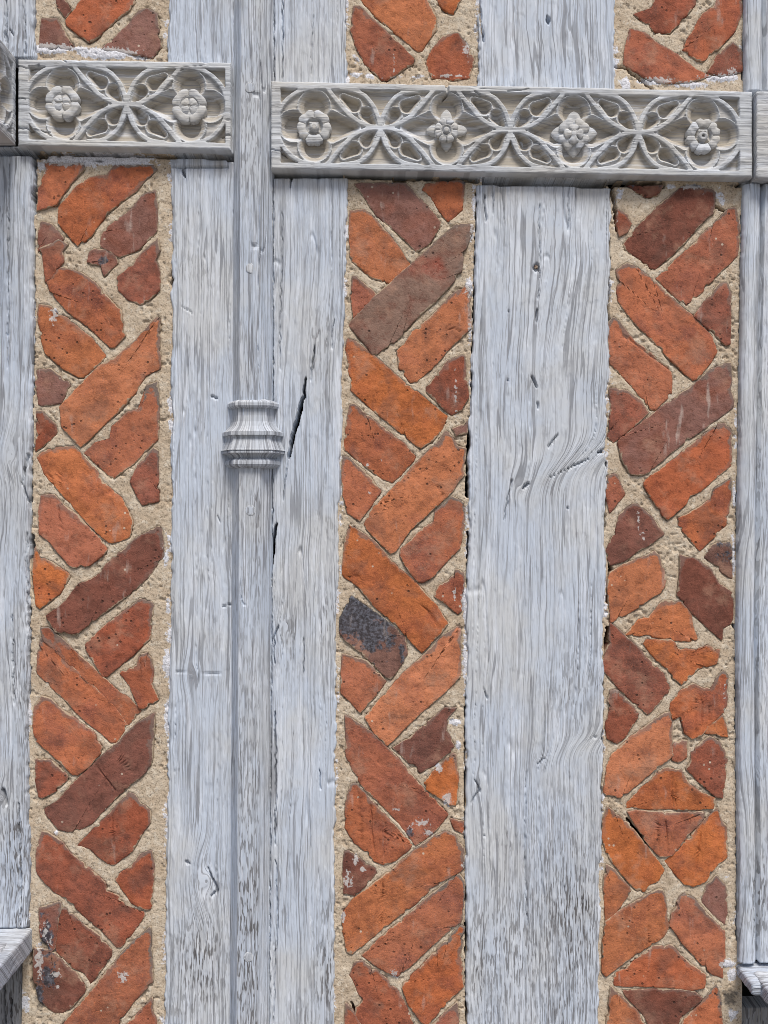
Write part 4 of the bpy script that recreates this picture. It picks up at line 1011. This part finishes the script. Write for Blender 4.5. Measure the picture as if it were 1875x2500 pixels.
for pi, (key, (nm, lab, ed, gaps)) in enumerate(PANELS.items()):
    E = np.array(ed, float)
    par = thing(nm, lab, "brick panel", W((E[-1, 1] + E[-1, 2]) / 2, E[-1, 0], 0), "brick infill panels")
    outs = []
    for bi, (tone, pts) in enumerate(BRICKS[key]):
        outs.append(make_brick(par, tone, pts, 1000 * (pi + 1) + 13 * bi, -3.6 + rng.uniform(-1.6, 1.8)))
    # mortar relief
    y = np.arange(E[0, 0], E[-1, 0] + 1, 2.6)
    L = np.interp(y, E[:, 0], E[:, 1]); R = np.interp(y, E[:, 0], E[:, 2])
    n = int((R - L).max() / 2.6)
    s = np.linspace(0, 1, n)
    X = L[:, None] + (R - L)[:, None] * s; Y = np.repeat(y[:, None], n, 1)
    sd_ = 7000 + 100 * pi
    h = -6.6 + 1.6 * fbm(X / 60, Y / 60, sd_, 2) + 1.0 * fbm(X / 18, Y / 18, sd_ + 3, 2) + .7 * vn(X / 4.6, Y / 4.6, sd_ + 7)
    h = h - 4 * sstep(.5, .68, vn(X / 8, Y / 8, sd_ + 9)) * sstep(-.1, .3, vn(X / 60, Y / 60, sd_ + 10))
    for o in outs:
        x0, y0 = o.min(0) - 26; x1, y1 = o.max(0) + 26
        m = np.where((X > x0) & (X < x1) & (Y > y0) & (Y < y1))
        if not len(m[0]): continue
        xx, yy2 = X[m], Y[m]
        poly = np.vstack([o, o[:1]])
        d = seg_dist(xx, yy2, poly)
        ins = inside(xx, yy2, o)
        cy_ = o.mean(0)
        gn = vn(xx / 24, yy2 / 24, sd_ + 11)
        low = np.clip((yy2 - cy_[1]) / (np.abs(yy2 - cy_[1]) + np.abs(xx - cy_[0]) + 1) + .25 - .35 * np.sign(xx - cy_[0]) * 0, 0, 1)
        groove = (1 - sstep(.3, 3.6, d)) * (.2 + 5.0 * low * sstep(-.35, .35, gn) + 1.2 * sstep(.25, .6, gn))
        hm = h[m]
        hm = np.where(ins, np.minimum(hm, hm - 2.2 * d), hm - groove)
        hm = np.where(ins & (d > 9), -24, hm)
        h[m] = hm
    for g in gaps:
        dd = seg_dist(X + 2.2 * vn(X / 10, Y / 10, sd_ + 20), Y + 2.2 * vn(X / 10, Y / 10, sd_ + 21), g)
        h = h - 110 * (1 - sstep(-1.0, 1.6, dd))
    wht = spots(X, Y, WHITE)
    # flakes of limewash left along the timber edges
    ed_ = np.minimum(X - L[:, None], R[:, None] - X)
    wht = np.maximum(wht, .62 * sstep(34, 10, ed_) * sstep(.0, .5, vn(X / 30, Y / 70, sd_ + 30)))
    h = h + 2.5 * sstep(.5, .9, wht)
    soot = spots(X, Y, SOOT)
    mk("mortar", W(X, Y, h, 0).reshape(-1, 3), grid_quads(len(y), n), M_mortar, par, {"white": wht.ravel(), "soot": soot.ravel()})

# ------------------------------------------------------------------ bits of the projecting windows at either edge
def wood_box(name, parent, mat, x0, x1, y0, y1, da, db, seed, axis='z', base=0.0, rnd=5.0, n=40):
    """block between photo pixels x0..x1, y0..y1 (as seen at depth base) and depths da..db, edges eased"""
    k = 1 - base * S / DIST
    lo = np.array([(x0 - CX) * S * k, -db * S, ZC + (CY - y1) * S * k]); hi = np.array([(x1 - CX) * S * k, -da * S, ZC + (CY - y0) * S * k])
    cen = (lo + hi) / 2; half = (hi - lo) / 2; r = min(rnd * S, half.min() * .8)
    V, Q, G = [], [], []
    ln = {'x': 0, 'y': 1, 'z': 2}[axis]
    for ax in range(3):
        for sg in (-1, 1):
            b1, b2 = [i for i in range(3) if i != ax]
            t = np.linspace(-1, 1, n)
            t = np.sign(t) * np.abs(t) ** .6
            A, B = np.meshgrid(t, t, indexing='ij')
            P = np.zeros((n, n, 3)); P[..., ax] = sg * half[ax]; P[..., b1] = A * half[b1]; P[..., b2] = B * half[b2]
            core = np.clip(P, -(half - r), half - r)
            dv_ = P - core; nn = np.linalg.norm(dv_, axis=-1, keepdims=True) + 1e-9
            P = core + dv_ / nn * r + cen
            q = P / S
            o2 = [i for i in range(3) if i != ln]
            cr = q[..., o2[0]] + q[..., o2[1]]
            w = .9 * vn(cr / 4, q[..., ln] / 80, seed) + .9 * vn(cr / 10, q[..., ln] / 150, seed + 1)
            P = P + dv_ / nn * (w * S)[..., None]
            base_i = sum(len(v) for v in V)
            V.append(P.reshape(-1, 3)); G.append(np.stack([cr.ravel() + seed * 20, q[..., ln].ravel(), np.full(n * n, seed * 1.3)], -1))
            flip = (sg > 0) ^ (ax == 1)
            Q.append(grid_quads(n, n, base_i, flip=not flip))
    V = np.concatenate(V); G = np.concatenate(G)
    return mk(name, V, np.concatenate(Q), mat, parent, {"grain": G, "wear": np.full(len(V), .2), "beige_shade": np.zeros(len(V))})

# left: carved return rail coming towards the street, and the sill
ret = thing("carved_return_rail", "sliver of a carved rail turning out towards the street at the top left edge", "carved rail", W(20, 350, 60))
dlen, zl = 240.0, 214.0
nx, ny = 150, 136
s_ = np.linspace(0, 1, nx)[None]; t_ = np.linspace(0, 1, ny)[:, None]
lx = s_ * dlen + 0 * t_; ly = (.5 - t_) * zl + 0 * s_
hc = carve(lx, ly, [96], [250], 16, 400)
hc = hc + .6 * vn(ly / 4, lx / 60, 901) + .5 * vn(lx / 10, ly / 10, 903)
k0 = 1 - 40 * S / DIST
x_face = (36 - CX) * S * k0
yt = ZC + (CY - 140) * S * k0; yb = ZC + (CY - 353) * S * k0
Pv = np.stack([x_face + hc * S, -(34 + lx) * S, yt + (yb - yt) * t_ + 0 * s_], -1)
Pp = np.pad(Pv, ((1, 1), (1, 1), (0, 0)), 'edge')
for sl in (np.s_[0, :], np.s_[-1, :], np.s_[:, 0], np.s_[:, -1]):
    Pp[sl + (slice(0, 1),)] = x_face - 90 * S
pad = lambda a: np.pad(a, 1, 'edge').ravel()
mk("rail_board", Pp.reshape(-1, 3), grid_quads(ny + 2, nx + 2, flip=True), M_rail, ret,
   {"grain": np.stack([pad(ly) + 999, pad(lx), np.full(Pp.shape[0] * Pp.shape[1], 8.8)], -1), "wear": np.full(Pp.shape[0] * Pp.shape[1], .15), "beige_shade": pad(sstep(-3, -12, hc))})  # beige and painted shade follow the carve depth

lsill = thing("window_sill", "grey weathered end of a projecting sill at the lower left edge", "sill", W(30, 2300, 60))
wood_box("sill_board", lsill, M_woodb, -260, 76, 2267, 2330, -30, 250, 45, 'x', 0, 9)
wood_box("nosing", lsill, M_woodb, -260, 52, 2262, 2296, 85, 262, 46, 'x', 0, 8)
lfoot = thing("timber_post", "rough bare grey timber below the sill at the bottom left corner", "post", W(20, 2560, -10))
timber("board", lfoot, M_grey, [(2300, -60, 66), (2420, -60, 62), (2560, -60, 64)], -14, 27, edge_r=6, edge_j=5,
       cracks=[([(60, 2320, 5), (61, 2410, 3), (58, 2510, 2)], 24), ([(26, 2440, 1.5), (28, 2510, 2)], 12), ([(8, 2400, 1.5), (12, 2500, 2)], 12)],
       wear=[(30, 2430, 60, 120, .6)])
rsill = thing("window_sill", "moulded end of a projecting sill at the lower right edge, dark gap beneath", "sill", W(1850, 2400, 60))
wood_box("sill_board", rsill, M_woodb, 1800, 2120, 2356, 2386, -30, 100, 47, 'x', 0, 9)
wood_box("nosing", rsill, M_wood, 1822, 2120, 2350, 2392, 40, 150, 48, 'x', 0, 10)
rfoot = thing("timber_post", "rough grey-white timber below the sill at the bottom right corner", "post", W(1850, 2560, -20))
timber("board", rfoot, M_grey, [(2440, 1800, 1960), (2560, 1796, 1960)], -18, 29, edge_r=6, edge_j=5, cracks=[([(1790, 2446, 8), (1970, 2452, 12)], 30)], wear=[(1840, 2480, 60, 60, .5)])
rblock = thing("rail_block", "plain limewashed rail end butting the long carved rail at the right edge", "rail", W(1870, 430, D_R))
wood_box("block", rblock, M_rail, 1847, 2060, 223, 434, -20, 46, 49, 'x', 46, 4, 60)
